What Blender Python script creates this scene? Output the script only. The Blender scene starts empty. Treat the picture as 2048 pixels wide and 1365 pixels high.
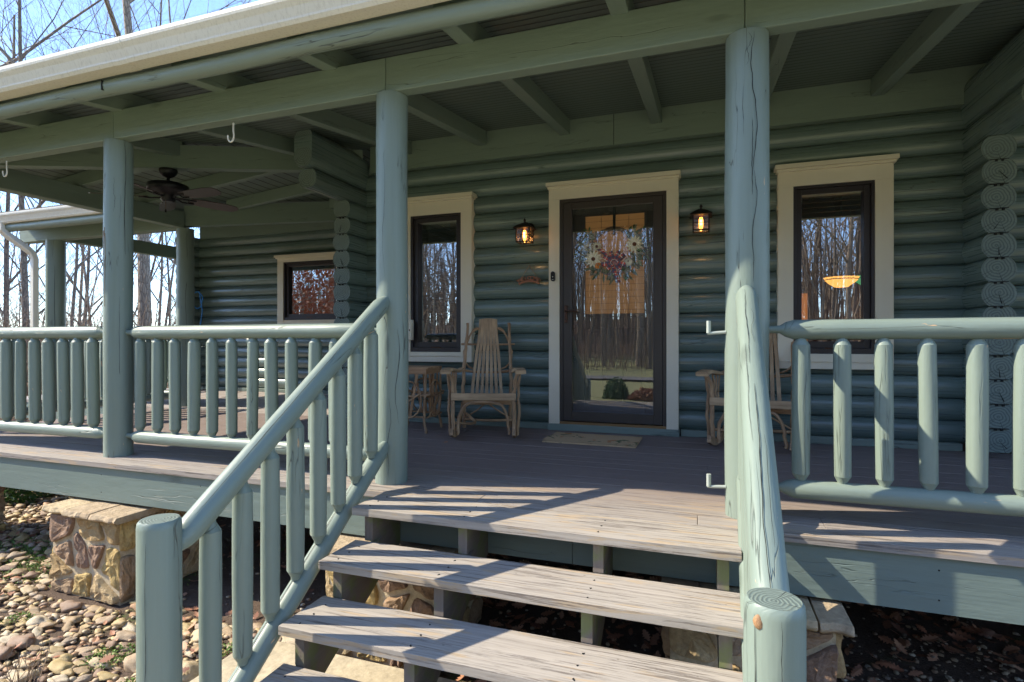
import bpy, bmesh, math, random
from mathutils import Vector, Matrix, noise
R = random.Random(7)
C = bpy.context.scene.collection
PI = math.pi
rad = math.radians
V = Vector
sc = bpy.context.scene

# ---------------------------------------------------------------- camera
cam = bpy.data.cameras.new('camera'); co = bpy.data.objects.new('camera', cam); C.objects.link(co)
co.location = (0, -5, .83); co.rotation_euler = (rad(90), 0, rad(19.09))
cam.sensor_width = 36; cam.lens = 1095 / 2048 * 36; cam.clip_end = 2000; cam.clip_start = .05
sc.camera = co
# ---------------------------------------------------------------- world, sun, exposure
SUN = V((-1.2, -.34, 1.0)).normalized()
w = bpy.data.worlds.new("World"); sc.world = w; w.use_nodes = True
nt = w.node_tree; nt.nodes.clear()
sky = nt.nodes.new('ShaderNodeTexSky'); sky.sky_type = 'NISHITA'; sky.sun_disc = False
sky.sun_elevation = math.asin(SUN.z); sky.sun_rotation = math.atan2(SUN.x, SUN.y)
sky.altitude = 800; sky.air_density = .85; sky.dust_density = .4; sky.ozone_density = 4
bg = nt.nodes.new('ShaderNodeBackground'); bg.inputs[1].default_value = .15
tc = nt.nodes.new('ShaderNodeTexCoord'); mp = nt.nodes.new('ShaderNodeMapping'); mp.inputs['Scale'].default_value = (1.2, 2.6, 5)
nz = nt.nodes.new('ShaderNodeTexNoise'); nz.inputs['Scale'].default_value = 1.6; nz.inputs['Detail'].default_value = 8; nz.inputs['Distortion'].default_value = .4
cr = nt.nodes.new('ShaderNodeValToRGB'); cr.color_ramp.elements[0].position = .48; cr.color_ramp.elements[1].position = .85
cr.color_ramp.elements[1].color = (.35, .35, .35, 1)
mx = nt.nodes.new('ShaderNodeMix'); mx.data_type = 'RGBA'; mx.inputs[7].default_value = (3.6, 3.9, 4.3, 1)
o_ = nt.nodes.new('ShaderNodeOutputWorld')
for a, b in ((tc.outputs['Generated'], mp.inputs[0]), (mp.outputs[0], nz.inputs[0]), (nz.outputs[0], cr.inputs[0]), (cr.outputs[0], mx.inputs[0]),
             (sky.outputs[0], mx.inputs[6]), (mx.outputs[2], bg.inputs[0]), (bg.outputs[0], o_.inputs[0])): nt.links.new(a, b)
sl = bpy.data.lights.new('sun', 'SUN'); sl.energy = 2.8; sl.angle = rad(.5); sl.color = (1, .89, .70)
so = bpy.data.objects.new('sun', sl); C.objects.link(so); so.rotation_euler = SUN.to_track_quat('Z', 'Y').to_euler(); so.location = (-8, -8, 12)
vs = sc.view_settings; vs.view_transform = 'Standard'; vs.look = 'None'; vs.gamma = 1; vs.exposure = 1.68
sc.cycles.max_bounces = 10; sc.cycles.diffuse_bounces = 6; sc.cycles.transparent_max_bounces = 12

# ---------------------------------------------------------------- node helper and materials
class NT:
    def __init__(s, name):
        s.m = bpy.data.materials.new(name); s.m.use_nodes = True; s.t = s.m.node_tree
        s.b = s.t.nodes['Principled BSDF']; s.out = s.t.nodes['Material Output']
    def n(s, typ, **k):
        x = s.t.nodes.new('ShaderNode' + typ)
        for a, v in k.items():
            if a.startswith('i_'):
                key = a[2:]; key = int(key) if key.isdigit() else key
                if hasattr(v, 'is_output'): s.t.links.new(v, x.inputs[key])
                else: x.inputs[key].default_value = v
            else: setattr(x, a, v)
        return x
    def link(s, a, b): s.t.links.new(a, b)
    def vec(s, src, sx, sy, sz=1):
        return s.n('VectorMath', operation='MULTIPLY', i_0=src, i_1=(sx, sy, sz)).outputs[0]
    def noise(s, src, scale=1, detail=5, rough=.55, dist=0):
        return s.n('TexNoise', i_Vector=src, i_Scale=scale, i_Detail=detail, i_Roughness=rough, i_Distortion=dist).outputs[0]
    def ramp(s, fac, a, b, ca=0, cb=1):
        x = s.n('MapRange', i_0=fac, i_1=a, i_2=b, i_3=ca, i_4=cb); x.clamp = True; return x.outputs[0]
    def mix(s, fac, a, b, bt='MIX'):
        x = s.n('Mix', data_type='RGBA', blend_type=bt)
        for k, v in ((0, fac), (6, a), (7, b)):
            if hasattr(v, 'is_output'): s.t.links.new(v, x.inputs[k])
            else: x.inputs[k].default_value = (*v, 1) if isinstance(v, tuple) and len(v) == 3 else v
        return x.outputs[2]
    def math(s, op, a, b=0):
        x = s.n('Math', operation=op)
        for k, v in ((0, a), (1, b)):
            if hasattr(v, 'is_output'): s.t.links.new(v, x.inputs[k])
            else: x.inputs[k].default_value = v
        return x.outputs[0]
    def uv(s): return s.n('TexCoord').outputs['UV']
    def bump(s, h, dist=.002, strength=.6, nrm=None):
        x = s.n('Bump', i_Height=h, i_Distance=dist, i_Strength=strength)
        if nrm: s.link(nrm, x.inputs['Normal'])
        s.link(x.outputs[0], s.b.inputs['Normal']); return x.outputs[0]
    def done(s, col, rough=.6):
        for k, v in (('Base Color', col), ('Roughness', rough)):
            if hasattr(v, 'is_output'): s.link(v, s.b.inputs[k])
            else: s.b.inputs[k].default_value = (*v, 1) if isinstance(v, tuple) else v
        return s.m

def sc3(c, k): return tuple(x * k for x in c)
WOODC = (.50, .27, .12)
def paint(name, base, rough=.42, crack=1.0, chips=.0, grain=.12, knots=True, weather=0., lumpy=2.6):
    t = NT(name); uv = t.uv()
    g = t.noise(t.vec(uv, 1.2, 55), 1, 6, .6)
    big = t.noise(t.vec(uv, 1.1, 5), 1, 3)
    cn = t.noise(t.vec(uv, .75, 9), 1, 4, .5, .3)
    band = t.ramp(t.math('ABSOLUTE', t.math('SUBTRACT', cn, .5)), .0, .0065, 1, 0)
    mask = t.ramp(t.noise(t.vec(uv, .9, 6, 1), 1.3, 2), .56 - .05 * crack, .62 - .05 * crack)
    ck = t.math('MULTIPLY', band, mask)
    col = t.mix(g, sc3(base, 1 - grain), sc3(base, 1 + grain))
    col = t.mix(t.ramp(big, .3, .7), col, sc3(base, .86), 'MIX') if weather else t.mix(t.ramp(big, .3, .7, 0, .35), col, sc3(base, 1.15))
    tn = t.n('Attribute', attribute_name='tone').outputs['Fac']; k_ = t.math('ADD', 1, t.math('MULTIPLY', tn, .3))
    col = t.mix(1.0, col, t.n('CombineXYZ', i_0=k_, i_1=k_, i_2=k_).outputs[0], 'MULTIPLY')
    lump = t.noise(t.vec(uv, 5, 16), 1, 3)
    h = t.math('ADD', t.math('MULTIPLY', g, min(1, .35 + lumpy * .25)), t.math('MULTIPLY', lump, lumpy))
    if knots:
        vo = t.n('TexVoronoi', i_Vector=t.vec(uv, 1.3, 4.2), i_Scale=1.0).outputs[0]
        rings = t.n('TexWave', wave_type='RINGS', rings_direction='SPHERICAL', i_Vector=t.vec(uv, 3, 12), i_Scale=2.2, i_Distortion=6, i_Detail=3).outputs[1]
        kn = t.ramp(vo, .035, .10, 1, 0)
        col = t.mix(t.math('MULTIPLY', kn, .55), col, sc3(base, .5))
        h = t.math('ADD', h, t.math('MULTIPLY', kn, 1.2))
    if chips:
        cp = t.noise(t.vec(uv, 5, 26), 1, 6, .6)
        cm = t.ramp(t.math('ADD', cp, t.math('MULTIPLY', t.noise(t.vec(uv, 1.4, 3), 1, 2), .35)), .93 - .12 * chips, .95 - .12 * chips)
        col = t.mix(cm, col, (.62, .42, .24)); h = t.math('SUBTRACT', h, t.math('MULTIPLY', cm, .6))
    col = t.mix(t.math('MULTIPLY', ck, .85 * min(crack, 1)), col, (.018, .02, .017))
    h = t.math('SUBTRACT', h, t.math('MULTIPLY', ck, 2.5))
    t.bump(h, .0022, .55)
    rr = t.ramp(g, .3, .7, rough - .05, rough + .1)
    return t.done(col, rr)
PC = (.188, .238, .205)
M = {}
M['paint'] = paint('sage_paint', PC, .4, .9, .0)
M['paint_log'] = paint('sage_paint_logs', (.134, .186, .168), .27, .6, .0, .10, lumpy=.5)
M['paint_log'].node_tree.nodes['Principled BSDF'].inputs['Specular IOR Level'].default_value = .8
M['paint_rail'] = paint('sage_paint_rail', sc3(PC, 1.06), .42, .7, .5)
M['paint_post'] = paint('sage_paint_post', sc3(PC, 1.02), .42, 1.0, .25)
M['paint_flat'] = paint('sage_paint_boards', (.185, .24, .195), .5, .55, .0, .1)
M['paint_rim'] = paint('sage_paint_rim', (.158, .212, .195), .5, .2, .2, .1)
M['paint_old'] = paint('sage_paint_worn', (.10, .17, .18), .6, 1.3, .6)

def endgrain(name, base, dark, fr=640):
    t = NT(name); uv = t.uv()
    d = t.n('VectorMath', operation='LENGTH', i_0=uv).outputs['Value']
    nn = t.noise(t.vec(uv, 1, 1), 14, 3); d2 = t.math('ADD', d, t.math('MULTIPLY', nn, .034))
    ring = t.math('SINE', t.math('MULTIPLY', d2, fr))
    ang = t.noise(t.vec(uv, 1, 1), 60, 3)
    spl = t.n('TexNoise', noise_dimensions='1D', i_W=t.math('MULTIPLY', t.math('ARCTAN2', t.n('SeparateXYZ', i_0=uv).outputs[0], t.n('SeparateXYZ', i_0=uv).outputs[1]), 3.0), i_Scale=2.2, i_Detail=5).outputs[0]
    sm = t.ramp(spl, .70, .72)
    col = t.mix(t.ramp(ring, -.2, .9), base, dark); col = t.mix(t.math('MULTIPLY', sm, .8), col, (.015, .018, .016)); col = t.mix(t.ramp(ang, .3, .7, 0, .3), col, dark)
    t.bump(t.math('SUBTRACT', t.math('MULTIPLY', ring, .4), t.math('MULTIPLY', sm, 2)), .002, .6)
    return t.done(col, .6)
M['end'] = endgrain('painted_end_grain', (.175, .225, .20), (.095, .128, .115), 340)
M['endrail'] = endgrain('painted_end_grain_light', sc3(PC, .95), sc3(PC, .6))
M['notch'] = NT('dark_notch').done((.012, .013, .012), .9)

def worn(name, base, tan, dark, rough=.75, peel=.5, frontwear=False):
    t = NT(name); uv = t.uv()
    g = t.noise(t.vec(uv, 1.5, 70), 1, 7, .65); g2 = t.noise(t.vec(uv, 3, 26), 1, 5, .6, .3); big = t.noise(t.vec(uv, .9, 3), 1, 3)
    col = t.mix(t.ramp(g, .25, .75), sc3(base, .78), sc3(base, 1.2))
    pm = t.ramp(t.math('ADD', g2, t.math('MULTIPLY', big, .5)), .93 - .2 * peel, .99 - .2 * peel)
    col = t.mix(t.math('MULTIPLY', pm, .75), col, tan)
    dm = t.ramp(t.noise(t.vec(uv, 2.2, 60), 1, 5, .75), .53, .60)
    dm = t.math('MULTIPLY', dm, t.ramp(t.noise(t.vec(uv, 1.6, 7), 1, 4), .32, .55))
    col = t.mix(t.math('MULTIPLY', dm, .8), col, dark)
    sp = t.n('TexVoronoi', i_Vector=t.vec(uv, 6, 9), i_Scale=1.5).outputs[0]
    col = t.mix(t.ramp(sp, .03, .06, .6, 0), col, dark)
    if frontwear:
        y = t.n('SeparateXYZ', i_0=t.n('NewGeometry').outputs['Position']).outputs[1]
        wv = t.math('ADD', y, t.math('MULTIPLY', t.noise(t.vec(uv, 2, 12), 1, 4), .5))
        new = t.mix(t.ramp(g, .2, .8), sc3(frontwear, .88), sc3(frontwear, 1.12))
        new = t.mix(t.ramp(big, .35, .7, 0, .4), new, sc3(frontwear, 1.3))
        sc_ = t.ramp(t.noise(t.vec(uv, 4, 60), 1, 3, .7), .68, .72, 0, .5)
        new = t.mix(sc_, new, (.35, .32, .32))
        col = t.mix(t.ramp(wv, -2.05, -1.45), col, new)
    t.bump(t.math('SUBTRACT', g, t.math('MULTIPLY', dm, .9)), .0025, .6)
    return t.done(col, rough)
M['tread'] = worn('weathered_tread_wood', (.37, .335, .295), (.42, .32, .21), (.12, .095, .08), .75, .6)
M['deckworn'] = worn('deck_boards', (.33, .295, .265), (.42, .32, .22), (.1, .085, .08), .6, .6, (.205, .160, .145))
M['deckfar'] = worn('far_deck_boards', (.36, .32, .30), (.42, .32, .22), (.12, .1, .09), .6, .4)
def greenwood():
    t = NT('damp_stringer_wood'); uv = t.uv(); ob = t.n('TexCoord').outputs['Object']
    g = t.noise(t.vec(uv, 2, 40), 1, 6, .6); al = t.ramp(t.noise(ob, 9, 4), .45, .62)
    col = t.mix(g, (.12, .10, .085), (.24, .205, .175)); col = t.mix(t.math('MULTIPLY', al, .6), col, (.16, .21, .05))
    t.bump(g, .002, .6); return t.done(col, .8)
M['stringer'] = greenwood()

def simple(name, col, rough=.5, metal=0, var=.1, scale=20, bump=.0, emit=None, sv=(1, 1, 1)):
    t = NT(name); ob = t.n('TexCoord').outputs['Object']; g = t.noise(t.vec(ob, *sv), scale, 5)
    c = t.mix(g, sc3(col, 1 - var), sc3(col, 1 + var)); t.b.inputs['Metallic'].default_value = metal
    if bump: t.bump(g, bump, .6)
    if emit: t.b.inputs['Emission Color'].default_value = (*emit[0], 1); t.b.inputs['Emission Strength'].default_value = emit[1]
    return t.done(c, rough)
def cream(name, col, streak):
    t = NT(name); ob = t.n('TexCoord').outputs['Object']
    s_ = t.noise(t.vec(ob, 70, 70, 1.2), 1, 4, .6); g = t.noise(ob, 3, 4)
    c = t.mix(t.ramp(g, .3, .7, 0, .5), col, sc3(col, .9)); c = t.mix(t.ramp(s_, .5, .8, 0, streak), c, (.32, .27, .2))
    t.bump(t.noise(t.vec(ob, 30, 30, 30), 1, 3), .0008, .3)
    return t.done(c, .45)
M['trim'] = cream('cream_trim_paint', (.76, .69, .54), .04)
M['gutter'] = cream('cream_gutter_metal', (.76, .72, .62), .4)
M['sash'] = simple('dark_brown_sash', (.035, .028, .03), .35, 0, .1)
M['storm'] = simple('bronze_door_paint', (.055, .044, .038), .38, 0, .1)
M['innerdoor'] = simple('inner_door_paint', (.075, .062, .055), .4, 0, .1)
M['bronze'] = simple('bronze_metal', (.10, .055, .04), .35, .8)
M['black'] = simple('black_metal', (.012, .012, .013), .4, .3)
M['lantern'] = simple('lantern_metal', (.02, .013, .011), .45, .5, .2)
M['fan'] = simple('fan_metal', (.018, .018, .022), .4, .5)
M['blade'] = simple('fan_blade_walnut', (.045, .03, .026), .4, 0, .25, 6, 0, None, (1, 8, 8))
M['bladetop'] = simple('fan_blade_light', (.20, .17, .12), .4, 0, .2)
M['white'] = simple('white_hook_paint', (.75, .73, .66), .4)
M['brass'] = simple('threshold_brass', (.30, .19, .09), .4, .6)
M['iron'] = simple('painted_iron', (.42, .47, .43), .45, .2)
M['roof'] = simple('roof_shingles', (.08, .075, .07), .9, 0, .4, 40, .004)
M['hose'] = simple('blue_hose_rubber', (.03, .22, .55), .4)
M['twine'] = simple('twine', (.32, .21, .12), .9, 0, .2, 90)
M['signwood'] = simple('carved_sign_wood', (.30, .12, .06), .6, 0, .25, 60)
M['innerwall'] = simple('interior_pine', (.16, .085, .04), .6, 0, .3, 5, 0, None, (1, 1, 12))
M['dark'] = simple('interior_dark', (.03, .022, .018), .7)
M['blind_dark'] = simple('dark_blind_slats', (.06, .04, .03), .5, 0, .2)
M['grille'] = simple('weathered_outlet', (.25, .3, .3), .5)
def blindm():
    t = NT('bamboo_blind_glow'); ob = t.n('TexCoord').outputs['Object']
    g = t.noise(t.vec(ob, 6, 1, 90), 1, 5); s_ = t.n('SeparateXYZ', i_0=ob).outputs[2]
    st = t.ramp(t.math('FRACT', t.math('MULTIPLY', s_, 17.)), .0, .1)
    c = t.mix(g, (.36, .17, .05), (.56, .30, .11)); c = t.mix(t.math('SUBTRACT', 1, st), c, (.12, .05, .02))
    t.b.inputs['Emission Strength'].default_value = .07; t.link(c, t.b.inputs['Emission Color'])  # weak emission stands in for indoor light coming through the blind
    return t.done(c, .6)
M['blind'] = blindm()
def glass(name, tint, refl, rough=.0, wavy=0.):
    t = NT(name); t.t.nodes.remove(t.b)
    fr = t.n('Fresnel', i_IOR=1.5).outputs[0]
    fac = t.ramp(fr, .0, 1, refl, 1)
    tr = t.n('BsdfTransparent', i_Color=(*tint, 1)); gl = t.n('BsdfGlossy', i_Roughness=rough, i_Color=(.95, .97, 1, 1))
    if wavy:
        ob = t.n('TexCoord').outputs['Object']
        b = t.n('Bump', i_Height=t.noise(t.vec(ob, 2.2, 1, 1.1), 1, 2, .5), i_Distance=wavy, i_Strength=1); t.link(b.outputs[0], gl.inputs['Normal'])
    ms = t.n('MixShader'); t.link(fac, ms.inputs[0]); t.link(tr.outputs[0], ms.inputs[1]); t.link(gl.outputs[0], ms.inputs[2]); t.link(ms.outputs[0], t.out.inputs[0])
    return t.m
M['glass'] = glass('window_glass', (.7, .72, .7), .36, 0, .0006)
M['stormglass'] = glass('storm_door_glass', (.93, .93, .91), .15, 0, .0008)
M['lampglass'] = glass('seeded_lamp_glass', (.85, .66, .5), .10, .2)
M['bulb'] = simple('lit_bulb', (1, .6, .2), .5, emit=((1, .42, .08), 2.0))
M['bulbtip'] = simple('lit_bulb_core', (1, .7, .4), .5, emit=((1, .72, .3), 4))
M['shade_amber'] = simple('amber_lamp_shade', (.8, .4, .1), .5, emit=((1, .45, .09), .9))
M['shade_green'] = simple('green_lamp_shade', (.1, .5, .25), .5, emit=((.05, .5, .2), .35))
M['orange_cab'] = simple('orange_pine_cabinet_glow', (.5, .18, .05), .5, emit=((.8, .25, .05), .25))  # low emission put in so the cabinet looks lit by the room

def stonem(name, cols, scale=6, bump=.02, attr=True, rough=.85, vein=True):
    t = NT(name); ob = t.n('TexCoord').outputs['Object']
    if attr:
        a = t.n('Attribute', attribute_name='tone').outputs['Fac']; r = t.n('ObjectInfo').outputs['Random']
        k = t.math('FRACT', t.math('ADD', a, r))
    else: k = t.noise(ob, 2.5, 2)
    cr = t.n('ValToRGB'); e = cr.color_ramp.elements; n = len(cols); cr.color_ramp.interpolation = 'CONSTANT' if attr else 'LINEAR'
    e[0].color = (*cols[0], 1); e[1].position = 1 / n; e[1].color = (*cols[1], 1)
    for i in range(2, n): x = e.new(i / n); x.color = (*cols[i], 1)
    t.link(k, cr.inputs[0]); c = cr.outputs[0]
    g = t.noise(ob, scale, 8, .65); g2 = t.noise(ob, scale * 5, 6, .7)
    c = t.mix(t.ramp(g, .3, .7, 0, .45), c, (.30, .17, .075)) if vein else c
    c = t.mix(t.ramp(g2, .3, .75), t.mix(1.0, c, (.72, .70, .68), 'MULTIPLY'), t.mix(1.0, c, (1.25, 1.25, 1.22), 'MULTIPLY'))
    t.bump(t.math('ADD', t.math('MULTIPLY', g, 1.5), g2), bump, .7)
    return t.done(c, rough)
M['stone'] = stonem('field_stone', [(.46, .34, .17), (.37, .26, .175), (.54, .43, .25), (.38, .28, .18), (.29, .20, .155), (.52, .40, .17), (.42, .31, .22)], 7, .02)
M['capstone'] = stonem('flag_cap_stone', [(.52, .42, .27), (.45, .37, .26), (.56, .47, .31)], 5, .018)
M['mortar'] = stonem('mortar', [(.48, .40, .26), (.56, .48, .34)], 9, .006, False, .95, False)
M['river'] = stonem('river_stone', [(.52, .41, .22), (.38, .29, .18), (.60, .50, .33), (.42, .26, .15), (.36, .30, .23), (.55, .44, .22), (.66, .58, .43), (.28, .20, .155), (.50, .39, .27)], 9, .004, True, .65)
M['pea'] = stonem('pea_gravel', [(.34, .26, .17), (.22, .17, .13), (.42, .35, .25), (.27, .19, .13), (.5, .45, .36)], 20, .002, True, .7, False)
def leafm():
    t = NT('dead_leaf'); a = t.n('Attribute', attribute_name='tone').outputs['Fac']
    cr = t.n('ValToRGB'); e = cr.color_ramp.elements; e[0].color = (.20, .10, .07, 1); e[1].color = (.52, .30, .19, 1); x = e.new(.5); x.color = (.36, .16, .09, 1)
    t.link(a, cr.inputs[0]); t.b.inputs['Specular IOR Level'].default_value = .3
    return t.done(cr.outputs[0], .6)
M['leaf'] = leafm()
def groundm():
    t = NT('ground_soil'); ob = t.n('TexCoord').outputs['Object']
    n1 = t.noise(ob, 1.3, 6); n2 = t.noise(ob, 22, 7, .7); n3 = t.noise(ob, 90, 4, .7)
    soil = t.mix(n2, (.06, .038, .027), (.19, .13, .09)); soil = t.mix(t.ramp(n3, .55, .7, 0, .6), soil, (.28, .21, .15))
    moss = t.mix(n2, (.04, .07, .015), (.13, .19, .04)); soil = t.mix(t.math('MULTIPLY', t.ramp(n1, .60, .66), t.ramp(n2, .4, .6)), soil, moss)
    x, y, z = [t.n('SeparateXYZ', i_0=ob).outputs[i] for i in range(3)]
    lit = t.mix(n2, (.10, .055, .035), (.22, .14, .09)); far = t.ramp(t.math('ABSOLUTE', x), 11, 16); soil = t.mix(far, soil, lit)
    gr = t.mix(t.noise(ob, 1.1, 5), (.22, .25, .08), (.36, .36, .15)); gr = t.mix(t.ramp(n2, .35, .75), gr, (.42, .37, .20))  # lawn kept pale and started close to the porch to bounce light up
    gm = t.math('MULTIPLY', t.ramp(y, -4.7, -5.1), t.ramp(t.math('ADD', y, t.math('MULTIPLY', n1, 6)), -38, -35))
    c = t.mix(gm, soil, gr); bf = t.ramp(y, -36, -40); c = t.mix(bf, c, lit)
    t.bump(t.math('ADD', n2, n3), .03, .8)
    return t.done(c, .95)
M['ground'] = groundm()
M['drive'] = simple('asphalt_drive', (.20, .19, .185), .85, 0, .15, 12, .003)
M['slab'] = stonem('rough_concrete', [(.42, .36, .25), (.47, .41, .30)], 5, .006, False, .9, False)
def barkm(name, a, b):
    t = NT(name); uv = t.uv(); g = t.noise(t.vec(uv, 1.5, 14), 1, 5, .65)
    vo = t.n('TexVoronoi', feature='DISTANCE_TO_EDGE', i_Vector=t.vec(uv, 4, 16), i_Scale=1.2).outputs[0]
    c = t.mix(g, a, b); c = t.mix(t.ramp(vo, .0, .12, .7, 0), c, sc3(a, .45)); t.bump(t.math('ADD', g, t.ramp(vo, 0, .2)), .03, .8); return t.done(c, .9)
M['bark'] = barkm('oak_bark', (.24, .18, .13), (.52, .42, .32)); M['twig'] = barkm('twig_bark', (.24, .16, .11), (.46, .35, .25))
M['bark2'] = barkm('grey_bark', (.18, .14, .11), (.40, .33, .26))
def barkwood(name, a, b, s=50):
    t = NT(name); uv = t.uv(); g = t.noise(t.vec(uv, 5, s), 1, 6, .65); k = t.noise(t.vec(uv, 4, 9), 1, 3)
    c = t.mix(t.ramp(g, .25, .75), a, b); c = t.mix(t.ramp(k, .45, .7, 0, .7), c, sc3(b, 1.35)); t.bump(g, .0015, .7); return t.done(c, .6)
M['rustic'] = barkwood('twig_chair_wood', (.15, .075, .035), (.46, .29, .155)); M['slat'] = barkwood('slat_wood', (.24, .145, .075), (.50, .345, .20))
M['slatnew'] = barkwood('table_slat_wood', (.28, .14, .06), (.46, .27, .14))
def plaid():
    t = NT('plaid_ribbon'); uv = t.uv(); s_ = t.n('SeparateXYZ', i_0=uv)
    def st(o, k, a, b): k = k * .75; f = t.math('FRACT', t.math('MULTIPLY', o, k)); return t.math('MULTIPLY', t.math('GREATER_THAN', f, a), t.math('LESS_THAN', f, b))
    u, v = s_.outputs[0], s_.outputs[1]
    c = (.72, .12, .08)
    c = t.mix(t.math('MULTIPLY', st(u, 22, .0, .32), .85), c, (.10, .11, .18)); c = t.mix(t.math('MULTIPLY', st(v, 22, .0, .3), .85), c, (.10, .11, .18))
    c = t.mix(st(u, 22, .62, .72), c, (.8, .76, .66)); c = t.mix(st(v, 22, .62, .72), c, (.8, .76, .66)); return t.done(c, .8)
M['plaid'] = plaid()
M['petal'] = simple('cream_petal', (.9, .86, .72), .7); M['daisy_eye'] = simple('flower_centre', (.12, .05, .03), .9, 0, .4, 90)
M['pumpkin_o'] = simple('orange_pumpkin', (.75, .25, .04), .5); M['pumpkin_w'] = simple('white_pumpkin', (.78, .74, .6), .5)
M['wleaf'] = simple('wreath_leaf', (.14, .24, .11), .6, 0, .3); M['berry'] = simple('cream_berry', (.75, .68, .5), .5)
M['shrub'] = simple('evergreen_leaf', (.045, .12, .022), .5, 0, .35, 30); M['weed'] = simple('weed_leaf', (.16, .27, .05), .6, 0, .3, 30)
M['rustgrass'] = simple('rust_grass', (.35, .17, .09), .8, 0, .3, 30); M['russet'] = simple('russet_leaf', (.36, .12, .05), .7, 0, .3, 8)
def matm():
    t = NT('coir_mat'); ob = t.n('TexCoord').outputs['Object']; n = t.noise(ob, 7, 3, .6, .8); f = t.noise(ob, 300, 3)
    c = t.mix(f, (.42, .27, .14), (.66, .49, .30)); c = t.mix(t.ramp(n, .60, .64), c, (.10, .13, .05)); c = t.mix(t.ramp(t.noise(t.vec(ob, 1, 1, 1), 9, 2), .64, .67), c, (.5, .22, .08))
    t.bump(f, .004, .8); return t.done(c, .95)
M['mat'] = matm()
M['sky_none'] = None

# ---------------------------------------------------------------- mesh builder
def perp(d):
    a = V((0, 0, 1)) if abs(d.z) < .9 else V((1, 0, 0)); x = d.cross(a).normalized(); return x, d.cross(x).normalized()
class MB:
    def __init__(s): s.v = []; s.f = []; s.uv = []; s.mi = []; s.sm = []; s.tn = []; s.mats = []; s.tone = 0.
    def mat(s, m):
        if m not in s.mats: s.mats.append(m)
        return s.mats.index(m)
    def add(s, vs, fs, uvs, m, smooth=False):
        b = len(s.v); s.v += [tuple(q) for q in vs]; s.tn += [s.tone] * len(vs); i = s.mat(m)
        for f, u in zip(fs, uvs): s.f.append([b + k for k in f]); s.uv.append(u); s.mi.append(i); s.sm.append(smooth)
    def box(s, x0, x1, y0, y1, z0, z1, m, M4=None):
        P = [V((x, y, z)) for z in (z0, z1) for y in (y0, y1) for x in (x0, x1)]
        L = (x1 - x0, y1 - y0, z1 - z0); a = max(range(3), key=lambda i: L[i]); ro, rv = R.random() * 30, R.random() * 30
        F = [(0, 2, 3, 1), (4, 5, 7, 6), (0, 1, 5, 4), (2, 6, 7, 3), (0, 4, 6, 2), (1, 3, 7, 5)]; U = []
        for f in F:
            nrm = [i for i in range(3) if len({round(P[k][i], 6) for k in f}) == 1]; na = nrm[0] if nrm else 2
            ua = a if a != na else max([i for i in range(3) if i != na], key=lambda i: L[i]); va = [i for i in range(3) if i not in (na, ua)][0]
            U.append([(P[k][ua] + ro, P[k][va] + rv + na * .37) for k in f])
        if M4: P = [M4 @ p for p in P]
        s.add(P, F, U, m)
    def poly(s, pts, m, uv=None): s.add(pts, [list(range(len(pts)))], [uv or [(p[0], p[1]) for p in pts]], m)
    def slab(s, base, h, m, axis=(0, 0, 1)):       # polygon prism
        n = len(base); a = V(axis) * h; top = [V(p) + a for p in base]; vs = [V(p) for p in base] + top
        F = [list(range(n))[::-1], list(range(n, 2 * n))] + [[i, (i + 1) % n, n + (i + 1) % n, n + i] for i in range(n)]; ro = R.random() * 9
        U = []
        for f in F:
            pts = [vs[k] for k in f]; e = max(((pts[(i + 1) % len(pts)] - pts[i]) for i in range(len(pts))), key=lambda q: q.length).normalized()
            nn = V((0, 0, 0))
            for i in range(1, len(pts) - 1): nn += (pts[i] - pts[0]).cross(pts[i + 1] - pts[0])
            w_ = nn.normalized().cross(e); U.append([(p.dot(e) + ro, p.dot(w_)) for p in pts])
        s.add(vs, F, U, m)
    def tube(s, pts, rr, m, n=10, cap=None, prof=None, up=None, smooth=True, wob=0, tonev=None):
        pts = [V(p) for p in pts]; k = len(pts); rr = rr if isinstance(rr, (list, tuple)) else [rr] * k
        ro, rv = R.random() * 40, R.random() * 40; L = 0; d0 = (pts[1] - pts[0]).normalized()
        if up: y = (V(up) - d0 * V(up).dot(d0)).normalized(); x = y.cross(d0)
        else: x, y = perp(d0)
        prof = prof or [(math.cos(2 * PI * i / n), math.sin(2 * PI * i / n)) for i in range(n)]; n = len(prof)
        vs = []; us = []; cum = [0]
        for i in range(n): cum.append(cum[-1] + math.dist(prof[i], prof[(i + 1) % n]))
        for j, p in enumerate(pts):
            if 0 < j: L += (p - pts[j - 1]).length
            d = (pts[min(j + 1, k - 1)] - pts[max(j - 1, 0)]).normalized(); x = (x - d * x.dot(d)).normalized(); y = d.cross(x)
            for i, (a, b) in enumerate(prof):
                q = 1 + (wob * noise.noise(V((a * 1.3 + rv, b * 1.3, L * 2.2 + ro))) if wob else 0)
                vs.append(p + (x * a + y * b) * rr[j] * q); us.append((L + ro, cum[i] * rr[j] + rv))
        F = []; U = []
        for j in range(k - 1):
            for i in range(n):
                a, b, c_, d_ = j * n + i, j * n + (i + 1) % n, (j + 1) * n + (i + 1) % n, (j + 1) * n + i
                F.append((a, b, c_, d_)); u = [us[a], us[b], us[c_], us[d_]]
                if i == n - 1: u[1] = (us[b][0], cum[n] * rr[j] + rv); u[2] = (us[c_][0], cum[n] * rr[j + 1] + rv)
                U.append(u)
        s.add(vs, F, U, m, smooth)
        if cap is not False:
            oc = (R.uniform(-.014, .014), R.uniform(-.014, .014))
            for e, j in ((0, 0), (1, k - 1)):
                ring = vs[j * n:(j + 1) * n]; fl = [(a * rr[j] + oc[0], b * rr[j] + oc[1]) for a, b in prof]
                if not e: ring = ring[::-1]; fl = fl[::-1]
                s.add(ring, [list(range(n))], [fl], cap or m)
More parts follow.
